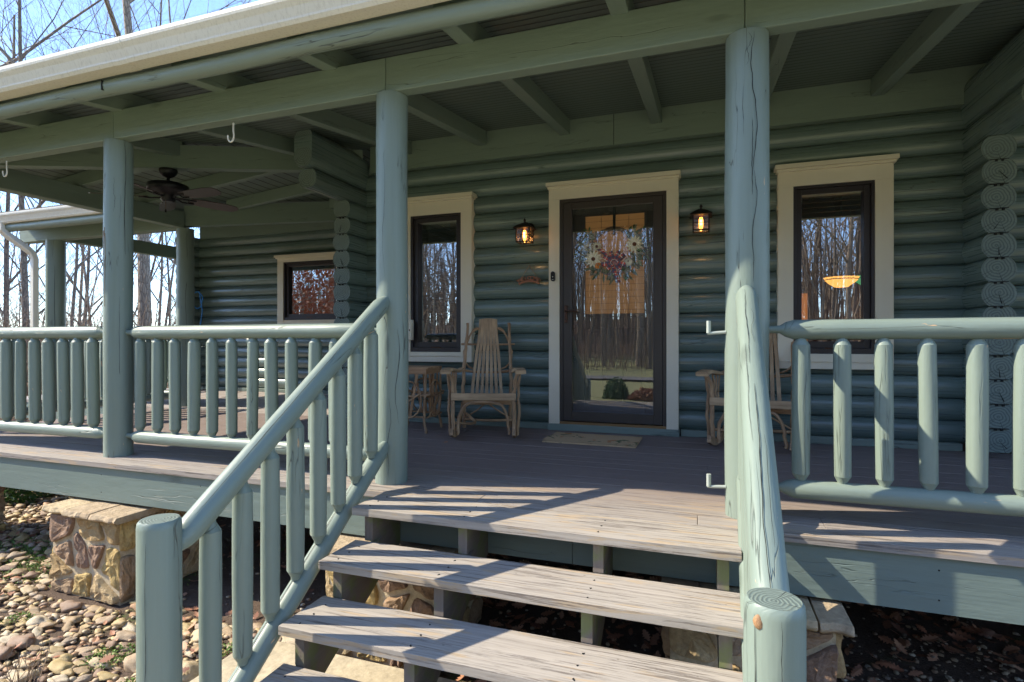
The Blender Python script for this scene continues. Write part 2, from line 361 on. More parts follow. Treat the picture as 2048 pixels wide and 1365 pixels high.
    def ribbon(s, pts, wd, wv, m, th=0):
        pts = [V(p) for p in pts]; wv = V(wv); L = 0; vs = []; U = []; F = []
        for j, p in enumerate(pts):
            if j: L += (p - pts[j - 1]).length
            vs += [p - wv * wd / 2, p + wv * wd / 2]
            if j: F.append((2 * j - 2, 2 * j - 1, 2 * j + 1, 2 * j)); U.append([(L0, 0), (L0, wd), (L, wd), (L, 0)])
            L0 = L
        s.add(vs, F, U, m, True)
    def blob(s, c, r, m, sub=1, nz=.0, M4=None, seed=0):
        bm = bmesh.new(); bmesh.ops.create_icosphere(bm, subdivisions=sub, radius=1)
        vs = []
        for v in bm.verts:
            p = v.co * (1 + nz * noise.noise(v.co * 1.2 + V((seed * 3.1, seed, 0)))); p = V((p.x * r[0], p.y * r[1], p.z * r[2]))
            if M4: p = M4 @ p
            vs.append(p + V(c))
        s.add(vs, [[v.index for v in f.verts] for f in bm.faces], [[(v.co.x, v.co.y) for v in f.verts] for f in bm.faces], m, True); bm.free()
    def build(s, name, parent=None, loc=None, bevel=0, rotz=0):
        me = bpy.data.meshes.new(name); me.from_pydata(s.v, [], s.f)
        for m in s.mats: me.materials.append(M[m] if isinstance(m, str) else m)
        me.polygons.foreach_set('material_index', s.mi); me.polygons.foreach_set('use_smooth', s.sm)
        ul = me.uv_layers.new(name='UVMap'); flat = [c for f in s.uv for q in f for c in q]; ul.data.foreach_set('uv', flat)
        at = me.attributes.new('tone', 'FLOAT', 'POINT'); at.data.foreach_set('value', s.tn)
        me.validate(); me.update()
        o = bpy.data.objects.new(name, me); C.objects.link(o)
        if parent: o.parent = parent
        if loc: o.location = loc
        if rotz: o.rotation_euler.z = rotz
        if bevel:
            b = o.modifiers.new('bevel', 'BEVEL'); b.width = bevel; b.segments = 2; b.limit_method = 'ANGLE'; b.angle_limit = rad(50)
        return o
def crack(b, p, q, r, o, wd=.003, seed=0, wander=.25, n=26):
    """a drying check: narrow dark split running along a log from p to q on the side facing o"""
    p, q, o = V(p), V(q), V(o); d = (q - p).normalized(); o = (o - d * o.dot(d)).normalized(); t_ = d.cross(o); vs = []; F = []
    for i in range(n + 1):
        t = i / n; a = wander * noise.noise(V((t * 2.2, seed, 1))) + .05 * noise.noise(V((t * 11, seed, 4))); c = p.lerp(q, t); w_ = wd * (.25 + .75 * math.sin(PI * t) ** .5) * (.65 + .7 * abs(noise.noise(V((t * 9, seed, 7)))))
        for s_ in (-1, 1): aa = a + s_ * w_ / 2 / r; vs.append(c + (o * math.cos(aa) + t_ * math.sin(aa)) * (r + .0012))
        if i: F.append((2 * i - 2, 2 * i - 1, 2 * i + 1, 2 * i))
    b.add(vs, F, [[(0, 0)] * 4] * n, 'notch')
def tag(o, label, cat, group=None):
    o['label'] = label; o['category'] = cat
    if group: o['group'] = group
    return o
def thing(name, label, cat, loc=(0, 0, 0), rotz=0, group=None):
    o = bpy.data.objects.new(name, None); C.objects.link(o); o.location = loc; o.rotation_euler = (0, 0, rotz); o.empty_display_size = .1
    return tag(o, label, cat, group)
def struct(o, kind='structure'): o['kind'] = kind; return o
def dup(root, loc=None, rotz=None, label=None, group=None, scale=None):
    def cp(o, par):
        c = o.copy(); C.objects.link(c); c.parent = par
        for ch in list(o.children): cp(ch, c)
        return c
    r = cp(root, root.parent)
    if loc is not None: r.location = loc
    if rotz is not None: r.rotation_euler.z = rotz
    if scale is not None: r.scale = scale
    if label: r['label'] = label
    if group: r['group'] = group
    return r
def rnd(a, b): return R.uniform(a, b)

# ================================================================ THE SETTING
GZ = -.86
def gz(x, y):
    h = GZ
    if y < -7: h += -.0 * (y + 7)
    far = max(0, math.hypot(x, y) - 14)
    if x < -12: h += -.02 * (-x - 12)
    if y < -34: h += min(5, .12 * (-y - 34))
    return h + (.05 * noise.noise(V((x * .25, y * .25, 0))) + .015 * noise.noise(V((x * 1.5, y * 1.5, 3)))) * (1 if abs(x) + abs(y) < 60 else 2)
def ground():
    xs = sorted(set([-220, -160, -120, -90, -70, -55, -45, -38, -32, -27, -23, -20, -17.5, -15.5, -14, -12.5, -11.2, -10] + [-9 + .35 * i for i in range(40)] + [5.5, 7, 9, 12, 16, 20, 26, 34, 45, 60, 90, 140, 220]))
    ys = sorted(set([-220, -160, -110, -80, -60, -50, -42, -36, -30, -26, -22, -19, -16, -13, -11, -9, -7.5, -6] + [-5 + .35 * i for i in range(26)] + [5, 7, 9, 12, 16, 22, 30, 42, 60, 90, 140, 220]))
    b = MB(); vs = [(x, y, gz(x, y)) for y in ys for x in xs]; n = len(xs); F = [(j * n + i, j * n + i + 1, (j + 1) * n + i + 1, (j + 1) * n + i) for j in range(len(ys) - 1) for i in range(n - 1)]
    b.add(vs, F, [[(vs[k][0], vs[k][1]) for k in f] for f in F], 'ground', True); struct(b.build('ground'))
    b = MB()          # driveway behind the photographer, seen in the storm door
    for i in range(24):
        x0, x1 = -30 + i * 2.6, -27.4 + i * 2.6; y0, y1 = -17.5 + 3 * math.sin(x0 * .07), -17.5 + 3 * math.sin(x1 * .07)
        b.poly([(x0, y0 - 2.3, gz(x0, y0 - 2.3) + .07), (x1, y1 - 2.3, gz(x1, y1 - 2.3) + .07), (x1, y1, gz(x1, y1) + .07), (x0, y0, gz(x0, y0) + .07)], 'drive')
    struct(b.build('driveway'))
    b = MB(); b.slab([(-1.9, -9.6, -.84), (.9, -9.6, -.84), (.9, -4.4, -.84), (.5, -4.4, -.84), (.5, -2.62, -.84), (-2.3, -2.62, -.84), (-2.3, -4.4, -.84), (-1.9, -4.4, -.84)], .055, 'slab'); struct(b.build('landing_and_bounce_path', bevel=.01))  # landing below stairs; unseen wide walk in front is added for bounce light
ground()

# ================================================================ HOUSE
RL, LC, ZB = .101, .17, .052
house = thing('log_house', 'sage green log house with stacked round log walls and cream trimmed windows', 'house', (0, 0, 0))
def logprof(r=RL, h=LC / 2 - .0018):
    a0 = math.asin(h / r); p = []
    for k in range(9): a = -a0 + 2 * a0 * k / 8; p.append((math.cos(a), math.sin(a)))
    for k in range(9): a = PI - a0 + 2 * a0 * k / 8; p.append((math.cos(a), math.sin(a)))
    return p
LP = logprof()
def logx(b, x0, x1, yc, zc, capm='end'):
    n = max(2, int((x1 - x0) / .45) + 1); ox = R.random() * 50
    pts = [(x0 + (x1 - x0) * i / (n - 1), yc + .004 * noise.noise(V((x0 + (x1 - x0) * i / (n - 1), zc * 9, ox))), zc + .004 * noise.noise(V((ox, zc * 9, (x0 + (x1 - x0) * i / (n - 1)))))) for i in range(n)]
    b.tone = R.uniform(-.5, .5); b.tube(pts, RL, 'paint_log', prof=LP, up=(0, 0, 1), cap=capm); b.tone = 0
def logy(b, xc, y0, y1, zc, r=RL):
    b.tone = R.uniform(-.5, .5); b.tube([(xc, y0, zc), (xc, (y0 + y1) / 2, zc + rnd(-.002, .002)), (xc, y1, zc)], r, 'paint_log', prof=LP, up=(0, 0, 1), cap='end')
def notches(b, x):      # dark tongue marks where one log end sits on the next
    for k in range(12):
        z = ZB + k * LC + LC; j = R.uniform(-.006, .006); b.box(x - .052, x + .052, -.3095, -.29, z - .0022, z + .0022, 'notch')
        for dx in (-.018, .018): b.box(x + dx + j - .007, x + dx + j + .007, -.3100, -.29, z - .015, z + .002, 'notch')
        if k % 3 != 1: a_ = R.uniform(-2.4, -.7); q0 = V((x + j, -.307, z - LC / 2)); b.slab([q0 + V((math.cos(a_) * .07, 0, math.sin(a_) * .07)) + V((-.003, 0, 0)), q0 + V((math.cos(a_) * .07, 0, math.sin(a_) * .07)) + V((.003, 0, 0)), q0], .004, 'notch', (0, -1, 0))
# openings: x0,x1,z0,z1
OP = [(-1.25, -.285, .05, 2.14), (-2.82, -2.25, .72, 2.11), (.70, 1.28, .72, 2.09)]
b = MB()
for k in range(15):
    zc = ZB + LC / 2 + k * LC; segs = [(-3.72, 1.98), (1.98, 6.)]
    for o in OP:
        if zc + LC / 2 > o[2] + .03 and zc - LC / 2 < o[3] - .03: segs = [q for s_ in segs for q in ([(s_[0], o[0] - .02), (o[1] + .02, s_[1])] if s_[0] < o[0] < s_[1] else [s_])]
    for s_ in segs:
        if R.random() < .45 and s_[1] - s_[0] > .6: u0 = rnd(s_[0], s_[1] - .5); crack(b, (u0, RL, zc), (min(u0 + rnd(.3, .9), s_[1]), RL, zc), RL * 1.0, (0, -1, rnd(-.5, .1)), .0035, zc * 9, .1)
    for s_ in segs: logx(b, s_[0] + (rnd(-.02, .02) if s_[0] < -3.7 else 0), s_[1], RL, zc)
b.build('log_wall', house)
b = MB()
for k in range(15): logx(b, -8.5, -3.5, 2.13 + RL, ZB + LC / 2 + k * LC) if not (1.15 < ZB + LC / 2 + k * LC < 2.08) else (logx(b, -8.5, -6.33, 2.13 + RL, ZB + LC / 2 + k * LC), logx(b, -5.3, -3.5, 2.13 + RL, ZB + LC / 2 + k * LC))
b.build('log_wall', house)
b = MB()     # side wall of the house corner, and the wall at the far corner
for k in range(15):
    zc = ZB + LC / 2 + k * LC
    if k < 13: logy(b, -3.464, -.30 + rnd(-.006, .006), 2.2, zc)
logy(b, -3.464, -.81, 2.2, ZB + LC / 2 + 13 * LC); notches(b, -3.464); b.build('log_wall', house)
b = MB()
for k in range(15): logy(b, -8.25, 1.84, 6, ZB + LC / 2 + k * LC)
b.build('log_wall', house)
b = MB(); notches(b, 1.953)
for k in range(13): logy(b, 1.953, -.30 + rnd(-.006, .006), 3, ZB + LC / 2 + k * LC)
logy(b, 1.953, -.81, 3, ZB + LC / 2 + 13 * LC); b.build('log_wall', house)
# squared plates over the cantilevered logs
for x in (-3.464, 1.953):
    b = MB(); logy(b, x, -.872, .05, 2.527); b.box(x - .099, x + .099, -.8715, .04, 2.53, 2.72, 'paint_log'); logy(b, x, -.866, .05, 2.70, .1005); b.build('plate_log', house, bevel=.003)
b = MB(); b.box(-3.3, 6, -.035, .1, 2.60, 2.94, 'paint_flat'); b.box(-.75, -.745, -.037, -.03, 2.60, 2.94, 'notch'); b.build('band_board', house)
b = MB(); b.box(-8.1, -3.4, 2.095, 2.25, 2.57, 2.94, 'paint_flat'); b.build('band_board', house)
b = MB(); b.box(-3.2, -1.37, -.018, .1, 0, .058, 'paint'); b.box(-.17, 1.85, -.018, .1, 0, .058, 'paint'); b.box(-1.36, -.18, -.06, .1, 0, .062, 'paint'); b.box(-8.1, -3.5, 2.11, 2.25, 0, .055, 'paint'); b.build('base_trim', house, bevel=.004)
# interior shell
b = MB()
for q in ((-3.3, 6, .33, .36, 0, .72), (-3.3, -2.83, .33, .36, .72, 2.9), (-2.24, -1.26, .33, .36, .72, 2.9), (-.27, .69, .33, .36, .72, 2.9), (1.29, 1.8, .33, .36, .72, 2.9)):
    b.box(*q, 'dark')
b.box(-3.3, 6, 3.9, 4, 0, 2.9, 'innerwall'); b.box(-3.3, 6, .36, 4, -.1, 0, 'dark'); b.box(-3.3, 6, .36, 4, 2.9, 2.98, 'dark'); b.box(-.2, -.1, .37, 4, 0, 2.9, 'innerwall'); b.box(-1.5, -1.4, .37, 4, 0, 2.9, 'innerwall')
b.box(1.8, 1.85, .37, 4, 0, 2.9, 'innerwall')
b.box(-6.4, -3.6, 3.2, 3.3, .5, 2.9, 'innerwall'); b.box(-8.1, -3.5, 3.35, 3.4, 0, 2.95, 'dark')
b.build('interior', house)
b = MB(); b.box(.92, 1.24, 2.6, 3.0, 0, 1.42, 'orange_cab'); b.build('cabinet', house)

def window(x0, x1, z0, z1, y, dx, dark, blind, capx, sillx, cap=True, label=None, glasskind='glass'):
    """x0..x1,z0..z1 = outer cream casing ; dark = x0,x1,z0,z1 of the dark frame"""
    e = bpy.data.objects.new('window', None); C.objects.link(e); e.parent = house
    a0, a1, c0, c1 = dark
    f = MB(); yf = y - .048
    f.box(x0, a0, yf, y + .12, z0, c1, 'trim'); f.box(a1, x1, yf, y + .12, z0, c1, 'trim'); f.box(x0, x1, yf, y + .12, c1, z1 - .035, 'trim')
    f.box(a0, a1, yf, y + .12, z0, c0, 'trim'); f.box(x0 + .001, x1 - .001, yf - .012, yf - .0005, z0 + .055, z0 + .062, 'trim')
    f.box(x0 - .025, x1 + .025, yf - .05, y + .1, z1 - .0345, z1, 'trim'); f.box(x0 - .012, x1 + .012, yf - .03, y + .1, z1 - .055, z1 - .035, 'trim')
    f.build('casing', e, bevel=.003)
    d = MB(); t = .022; yy = y - .035
    for q in ((a0, a0 + t, c0, c1), (a1 - t, a1, c0, c1), (a0 + t, a1 - t, c1 - t, c1), (a0 + t, a1 - t, c0, c0 + .045)): d.box(q[0], q[1], yy, y + .12, q[2], q[3], 'sash')
    d.build('frame', e, bevel=.002)
    s2 = MB(); g0, g1, h0, h1 = a0 + t, a1 - t, c0 + .045, c1 - t; t2 = .045; ys = y - .005
    for q in ((g0, g0 + t2, h0, h1), (g1 - t2, g1, h0, h1), (g0 + t2, g1 - t2, h1 - t2, h1), (g0 + t2, g1 - t2, h0, h0 + .055)): s2.box(q[0], q[1], ys, y + .09, q[2], q[3], 'sash')
    s2.box((g0 + g1) / 2 - .06, (g0 + g1) / 2 + .06, ys - .035, ys - .02, h0 - .004, h0 + .006, 'bronze')
    s2.build('sash', e, bevel=.003)
    g = MB(); g.poly([(g0 + t2, y + .04, h0 + .05), (g1 - t2, y + .04, h0 + .05), (g1 - t2, y + .04, h1 - t2), (g0 + t2, y + .04, h1 - t2)], glasskind); g.build('pane', e)
    if blind:
        bl = MB(); z = h1 - t2
        while z > blind:
            bl.box(g0 + .01, g1 - .01, y + .09, y + .115, z - .003, z, 'blind_dark'); z -= .042
        bl.box(g0 + .01, g1 - .01, y + .085, y + .12, blind - .03, blind - .005, 'blind_dark')
        for fx in (.22, .78): bl.box(g0 + (g1 - g0) * fx, g0 + (g1 - g0) * fx + .003, y + .084, y + .088, blind, h1 - t2, 'blind_dark')
        bl.build('blind', e)
    return e
window(-2.951, -2.134, .62, 2.285, 0, 0, (-2.817, -2.252, .72, 2.105), .80, 0, 0)
window(.592, 1.402, .605, 2.26, 0, 0, (.706, 1.279, .727, 2.087), 1.76, 0, 0)
window(-6.445, -5.2, 1.10, 2.20, 2.13, 0, (-6.326, -5.32, 1.16, 2.09), 0, 0, 0)

# ---------------- door: casing, storm door, inner door
door = bpy.data.objects.new('front_door', None); C.objects.link(door); door.parent = house
b = MB(); yf = -.06
b.box(-1.347, -1.246, yf, .1, .062, 2.142, 'trim'); b.box(-.288, -.188, yf, .1, .062, 2.142, 'trim'); b.box(-1.347, -.188, yf, .1, 2.142, 2.262, 'trim')
b.box(-1.365, -.17, yf - .045, .1, 2.262, 2.296, 'trim'); b.box(-1.355, -.18, yf - .02, .1, 2.24, 2.261, 'trim'); b.build('casing', door, bevel=.003)
b = MB(); b.box(-1.246, -.288, -.05, .1, .062, .085, 'brass'); b.build('threshold', door)
b = MB(); t = .03
for q in ((-1.246, -1.216, .085, 2.142), (-.318, -.288, .085, 2.142), (-1.216, -.318, 2.112, 2.142)): b.box(q[0], q[1], -.045, .12, q[2], q[3], 'storm')
b.build('door_frame', door, bevel=.002)
b = MB(); a0, a1, c0, c1 = -1.213, -.321, .092, 2.109
for q in ((a0, a0 + .075, c0, c1), (a1 - .075, a1, c0, c1), (a0 + .075, a1 - .075, c1 - .06, c1), (a0 + .075, a1 - .075, c0, c0 + .09)): b.box(q[0], q[1], -.04, -.008, q[2], q[3], 'storm')
for q in ((a0 + .07, a0 + .082, c0 + .08, c1 - .05), (a1 - .082, a1 - .07, c0 + .08, c1 - .05)): b.box(q[0], q[1], -.043, -.01, q[2], q[3], 'storm')
sd = b.build('storm_door', door, bevel=.003)
b = MB(); b.poly([(a0 + .075, -.02, c0 + .09), (a1 - .075, -.02, c0 + .09), (a1 - .075, -.02, c1 - .06), (a0 + .075, -.02, c1 - .06)], 'stormglass'); b.build('glass_pane', door)
b = MB(); b.box(-1.20, -1.172, -.05, -.04, 1.0, 1.16, 'bronze'); b.tube([(-1.186, -.05, 1.105), (-1.186, -.09, 1.105), (-1.15, -.098, 1.11), (-1.10, -.095, 1.10), (-1.07, -.09, 1.095)], [.008, .008, .007, .006, .005], 'bronze', 8)
b.tube([(-1.186, -.05, 1.03), (-1.186, -.055, 1.03)], .007, 'black', 8); b.build('storm_handle', door, bevel=.003)
# inner door, 8 cm behind, frame with lite and two panels
b = MB(); y0, y1 = .06, .10; i0, i1, k0, k1 = -1.216, -.318, .085, 2.112; L0, L1, lz0, lz1 = -1.035, -.475, 1.07, 2.0
b.box(i0, L0, y0, y1, k0, k1, 'innerdoor'); b.box(L1, i1, y0, y1, k0, k1, 'innerdoor'); b.box(L0, L1, y0, y1, lz1, k1, 'innerdoor'); b.box(L0, L1, y0, y1, .95, lz0, 'innerdoor'); b.box(L0, L1, y0, y1, k0, .27, 'innerdoor'); b.box(-.83, -.68, y0, y1, .27, .95, 'innerdoor')
for (p0, p1) in ((L0, -.83), (-.68, L1)):
    b.box(p0, p1, y0 + .012, y1, .27, .95, 'innerdoor'); b.box(p0 + .035, p1 - .035, y0 - .002, y0 + .012, .31, .91, 'innerdoor')
for q in ((L0 - .02, L0 + .012, lz0 - .02, lz1 + .02), (L1 - .012, L1 + .02, lz0 - .02, lz1 + .02), (L0, L1, lz1 - .012, lz1 + .02), (L0, L1, lz0 - .02, lz0 + .012)): b.box(q[0], q[1], y0 - .01, y0 - .001, q[2], q[3], 'innerdoor')
idoor = b.build('inner_door', door, bevel=.004)
b = MB(); b.box(L0, L1, y0 + .03, y0 + .034, lz0, lz1, 'blind')
for fx in (.27, .72): b.box(L0 + .56 * fx, L0 + .56 * fx + .004, y0 + .026, y0 + .03, lz0, lz1, 'twine')
b.build('blind', door)
b = MB(); b.box(-1.165, -1.12, .045, .06, 1.13, 1.31, 'black'); b.build('keypad', door, bevel=.006)
b = MB(); b.tube([(-1.14, .06, .97), (-1.14, .03, .97)], .033, 'black', 14); b.build('deadbolt', door, bevel=.006)
b = MB(); b.tube([(-1.14, .06, .66), (-1.14, .02, .66)], .028, 'black', 14); b.build('knob', door, bevel=.006)
b = MB(); b.box(-.766, -.742, .03, .045, 1.80, 2.12, 'black'); b.box(-.766, -.742, .0, .03, 1.80, 1.81, 'black'); b.build('wreath_hanger', door)

# doorbell, wall boxes
b = MB(); b.tube([(-1.303, -.061, 1.43 + .0), (-1.303, -.085, 1.43)], .045, 'black', prof=[(.42 * math.cos(a), (.58 if math.sin(a) > 0 else -.58) + .42 * math.sin(a)) for a in [2 * PI * (i + .5) / 24 for i in range(24)]], up=(0, 0, 1))
b.tube([(-1.303, -.085, 1.45), (-1.303, -.09, 1.45)], .011, 'lantern', 14); b.tube([(-1.303, -.085, 1.425), (-1.303, -.088, 1.425)], .005, 'white', 8); b.box(-1.311, -1.295, -.088, -.085, 1.398, 1.401, 'white')
tag(b.build('video_doorbell'), 'black oval video doorbell on the cream trim left of the front door', 'doorbell')
b = MB(); b.box(-2.86, -2.775, -.10, -.05, .84, 1.045, 'trim'); b.box(-2.80, -2.79, -.103, -.1, .93, .95, 'bronze'); b.build
tag(b.build('wall_box', bevel=.006), 'small pale box on the left window casing beside the porch post', 'wall box')
b = MB(); b.box(-2.60, -2.53, -.03, .02, .27, .39, 'grille'); b.box(-2.59, -2.54, -.04, -.03, .285, .375, 'paint'); tag(b.build('outlet_cover', bevel=.005), 'weatherproof outlet cover low on the log wall behind the twig table', 'outlet')

# ================================================================ PORCH DECK
deck = thing('porch_deck', 'painted plank porch floor edged with a deep sage green board', 'deck')
def rect_boards(b, x0, x1, y0, y1, wd, m, cuts=None):
    y = y0
    while y < y1 - .01:
        ye = min(y + wd - .005, y1); xs = [x0] + sorted(R.uniform(x0, x1) for _ in range(2)) + [x1]
        for q, r_ in zip(xs, xs[1:]):
            if r_ - q > .1: dz = rnd(-.0008, .0008); b.box(q + .0012, r_ - .0012, y, ye, -.036 + dz, dz, m)
        y += wd
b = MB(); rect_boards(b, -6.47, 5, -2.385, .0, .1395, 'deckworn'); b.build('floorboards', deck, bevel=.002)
b = MB(); rect_boards(b, -6.6, -3.3, 0.0, 2.1, .14, 'deckfar'); rect_boards(b, -9.6, -6.6, .1, 2.1, .14, 'deckfar'); b.build('floorboards', deck)
b = MB(); b.box(-6.47, -.6, -2.366, -2.326, -.264, -.0385, 'paint_rim'); b.box(-.597, 5, -2.366, -2.326, -.264, -.0385, 'paint_rim')
b.box(-6.45, -6.41, -2.325, 0.06, -.264, -.0385, 'paint_rim'); b.box(-9.5, -6.45, .11, .15, -.264, -.0385, 'paint_rim')
for x in (-6.2, -5.3, -3.9, -3.0, -2.5, .9, 1.8, 2.7):
    for z in (-.09, -.21): b.tube([(x, -2.3665, z), (x, -2.364, z)], .004, 'notch', 6)
b.build('rim_board', deck)
b = MB()
for i in range(26): x = -6.3 + i * .42; b.box(x, x + .04, -2.3, .0, -.25, -.04, 'stringer')
b.box(-6.4, 5, -1.9, -1.82, -.45, -.252, 'stringer'); b.build('joist', deck)
b = MB(); b.box(-3.4, 6, -.0, .2, GZ - .2, -.045, 'mortar'); b.box(-9, -3.4, 2.1, 2.3, GZ - .2, -.045, 'mortar'); b.build('foundation', house)

# ================================================================ PORCH ROOF
roof = thing('porch_roof', 'sloping porch roof with painted beams, rafters, board ceiling and cream gutters', 'roof')
zA = lambda y: 2.465 + .1296 * (y + 2.17); zB_ = lambda x: 2.465 + .0972 * (x + 6.25); zC = lambda y: 2.465 + .15 * (y - .26)
RD = .14
def beadceil(b, corners):
    b.slab([V(c) for c in corners], .02, 'ceil')
def ceilm():
    t = NT('beadboard_ceiling'); g = t.n('NewGeometry').outputs['Position']; s_ = t.n('SeparateXYZ', i_0=g)
    y = s_.outputs[1]; f = t.math('FRACT', t.math('MULTIPLY', y, 1 / .062)); ln = t.ramp(t.math('ABSOLUTE', t.math('SUBTRACT', f, .5)), .36, .46)
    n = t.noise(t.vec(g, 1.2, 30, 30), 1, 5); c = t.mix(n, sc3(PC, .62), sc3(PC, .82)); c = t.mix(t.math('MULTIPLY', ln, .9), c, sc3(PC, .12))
    t.bump(t.math('SUBTRACT', 1, ln), .006, .8); return t.done(c, .4)
M['ceil'] = ceilm()
def ceilm2():
    t = NT('beadboard_ceiling_side'); g = t.n('NewGeometry').outputs['Position']; s_ = t.n('SeparateXYZ', i_0=g)
    y = s_.outputs[0]; f = t.math('FRACT', t.math('MULTIPLY', y, 1 / .13)); ln = t.ramp(t.math('ABSOLUTE', t.math('SUBTRACT', f, .5)), .40, .46)
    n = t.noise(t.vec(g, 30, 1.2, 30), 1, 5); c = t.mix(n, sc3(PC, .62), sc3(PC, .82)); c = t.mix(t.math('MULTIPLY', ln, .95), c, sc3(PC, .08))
    t.bump(t.math('SUBTRACT', 1, ln), .006, .8); return t.done(c, .4)
M['ceil2'] = ceilm2()
EA = -2.60
hx, hy = -6.65, -2.47
def zt(z): return z + RD
b = MB()
A = [(-6.82, EA, zA(EA) + RD), (5, EA, zA(EA) + RD), (5, .05, zA(.05) + RD), (-3.36, .05, zA(0) + RD)]
b.slab([V(p) for p in A], .02, 'ceil'); b.build('ceiling_boards', roof)
b = MB()
B_ = [(-6.82, EA, zA(EA) + RD), (-3.36, .05, zA(0) + RD), (-3.36, 2.2, zA(0) + RD), (-6.82, -.1, zB_(-6.82) + RD)]
b.slab([V(p) for p in B_], .02, 'ceil2'); b.build('ceiling_boards', roof)
b = MB()
C_ = [(-6.82, -.14, zC(-.14) + RD + .002), (-3.36, 2.2, zC(2.2) + RD + .002), (-9.4, 2.2, zC(2.2) + RD), (-9.4, -.14, zC(-.14) + RD)]
b.slab([V(p) for p in C_], .02, 'ceil'); b.build('ceiling_boards', roof)
b = MB()
for P4 in (A, B_, C_): b.slab([V(p) + V((0, 0, .024)) for p in P4], .05, 'roof')
b.slab([V(p) for p in ((-3.36, .05, 2.96), (5, .05, 2.96), (5, 6, 3.7), (-3.36, 6, 3.7))], .05, 'roof'); b.slab([V(p) for p in ((-9.4, 2.2, 2.96), (-3.36, 2.2, 2.96), (-3.36, 8, 3.7), (-9.4, 8, 3.7))], .05, 'roof')
b.build('shingles', roof)
# beams
b = MB()
for q, r_ in ((-6.3, -3.975), (-3.973, -1.735), (-1.733, .19), (.192, 5)): b.box(q, r_, -2.235, -2.15, 2.273, 2.477, 'paint_flat')
b.build('front_beam', roof, bevel=.006)
b = MB(); b.box(-6.315, -6.19, -2.10, .2, 2.262, 2.463, 'paint_flat'); b.build('side_beam', roof, bevel=.006)
b = MB(); b.box(-9.4, -6.32, .20, .325, 2.262, 2.463, 'paint_flat'); b.build('side_beam', roof, bevel=.006)
b = MB(); b.box(-8.72, -8.6, .33, 6, 2.262, 2.463, 'paint_flat'); b.build('side_beam', roof, bevel=.006)
def dbeam(p, q, z0, z1, wd, dep, name):
    p, q = V((*p, z0)), V((*q, z1)); d = (q - p).normalized(); s_ = V((d.y, -d.x, 0)).normalized() * wd / 2
    b = MB(); b.slab([p - s_, p + s_, q + s_, q - s_], dep, 'paint_flat'); b.build(name, roof)
dbeam((-6.25, -2.17), (-3.40, -.03), 2.34, 2.62, .1, .22, 'hip_beam')
dbeam((-6.25, .26), (-3.5, 2.06), 2.29, 2.60, .1, .26, 'valley_beam')
# rafters, each its own part
def rafter(p, q, z0, z1, wd=.09):
    p, q = V((*p, z0)), V((*q, z1)); d = (q - p).normalized(); s_ = V((d.y, -d.x, 0)).normalized() * wd / 2
    b = MB(); b.slab([p - s_, p + s_, q + s_, q - s_], RD - .002, 'paint_flat'); b.build('rafter', roof, bevel=.004)
for xt, xw in ((3.81, 3.81), (2.97, 2.97), (2.135, 2.135), (1.296, 1.296), (.457, .457), (-.388, -.375), (-1.225, -1.195), (-2.129, -2.025), (-2.997, -2.845), (-3.945, -3.75), (-4.835, -4.7), (-5.72, -5.65)):
    yb = -.036 if xw > -3.36 else -2.17 + (xw + 6.25) * 2.17 / 2.85 - .07
    rafter((xt, EA + .06), (xt + (xw - xt) * (yb + 2.235) / 2.2, yb), zA(EA + .06) + .01, zA(yb))
for y in (-1.75, -1.0, -.25, .5, 1.2):
    xs_ = -6.25 + (y + 2.17) * 2.85 / 2.14 + .09 if y < -.1 else -3.6
    x0 = max(-6.25 + (y - .26) * 1.5 + .1, -6.75)
    if y < -.1: rafter((-6.75, y), (min(-6.25 + (y + 2.17) * 1.33 - .08, -3.6), y), zB_(-6.75), zB_(min(-6.25 + (y + 2.17) * 1.33 - .08, -3.6)), .07)
    else: rafter((x0, y), (-3.6, y), zB_(x0), zB_(-3.6), .07)
for x in (-9.2, -8.4, -7.6, -6.9): rafter((x, -.1), (x, 2.08), zC(-.1), zC(2.08), .07)
# outer band log under the gutter
b = MB(); b.tube([(-6.8 + i * .6, -2.558 + .004 * math.sin(i * 2.1), 2.43 + .003 * math.sin(i * 1.7)) for i in range(20)], .047, 'paint', n=16, prof=[(.95 * math.cos(a), 1.05 * math.sin(a)) for a in [2 * PI * i / 16 for i in range(16)]], up=(0, 0, 1)); b.box(-3.545, -3.537, -2.6085, -2.56, 2.40, 2.46, 'notch')
b.build('eave_log', roof)
b = MB(); b.tube([(-6.8, -2.6, 2.43), (-6.8, -.2, 2.43)], .06, 'paint', 14); b.build('eave_log', roof)
b = MB(); b.tube([(-9.4, -.14, 2.39), (-6.8, -.14, 2.39)], .06, 'paint', 14); b.build('eave_log', roof)
def gutter(p, q, out, z0, name='gutter'):
    """K style profile swept from p to q, 'out' is the outward direction"""
    prof = [(0, 0), (.085, 0), (.098, .018), (.10, .028), (.118, .07), (.135, .095), (.138, .108), (.138, .128), (.128, .128), (.126, .116), (.02, .116), (0, .128)]
    b = MB(); o = V(out); P_ = [[V((*p, z0)) + o * a + V((0, 0, c)) for a, c in prof], [V((*q, z0)) + o * a + V((0, 0, c)) for a, c in prof]]
    n = len(prof); L = (V(q) - V(p)).length
    flip = (V((*q, 0)) - V((*p, 0))).cross(o).z > 0
    F = []; U = []
    for i in range(n):
        j = (i + 1) % n; f = [i, j, n + j, n + i]; F.append(f if flip else f[::-1]); u = [(0, i * .02), (0, j * .02), (L, j * .02), (L, i * .02)]; U.append(u if flip else u[::-1])
    b.add(P_[0] + P_[1], F, U, 'gutter'); b.add(P_[0], [list(range(n))], [[(0, 0)] * n], 'gutter'); b.add(P_[1], [list(range(n))[::-1]], [[(0, 0)] * n], 'gutter')
    return b.build(name, roof)
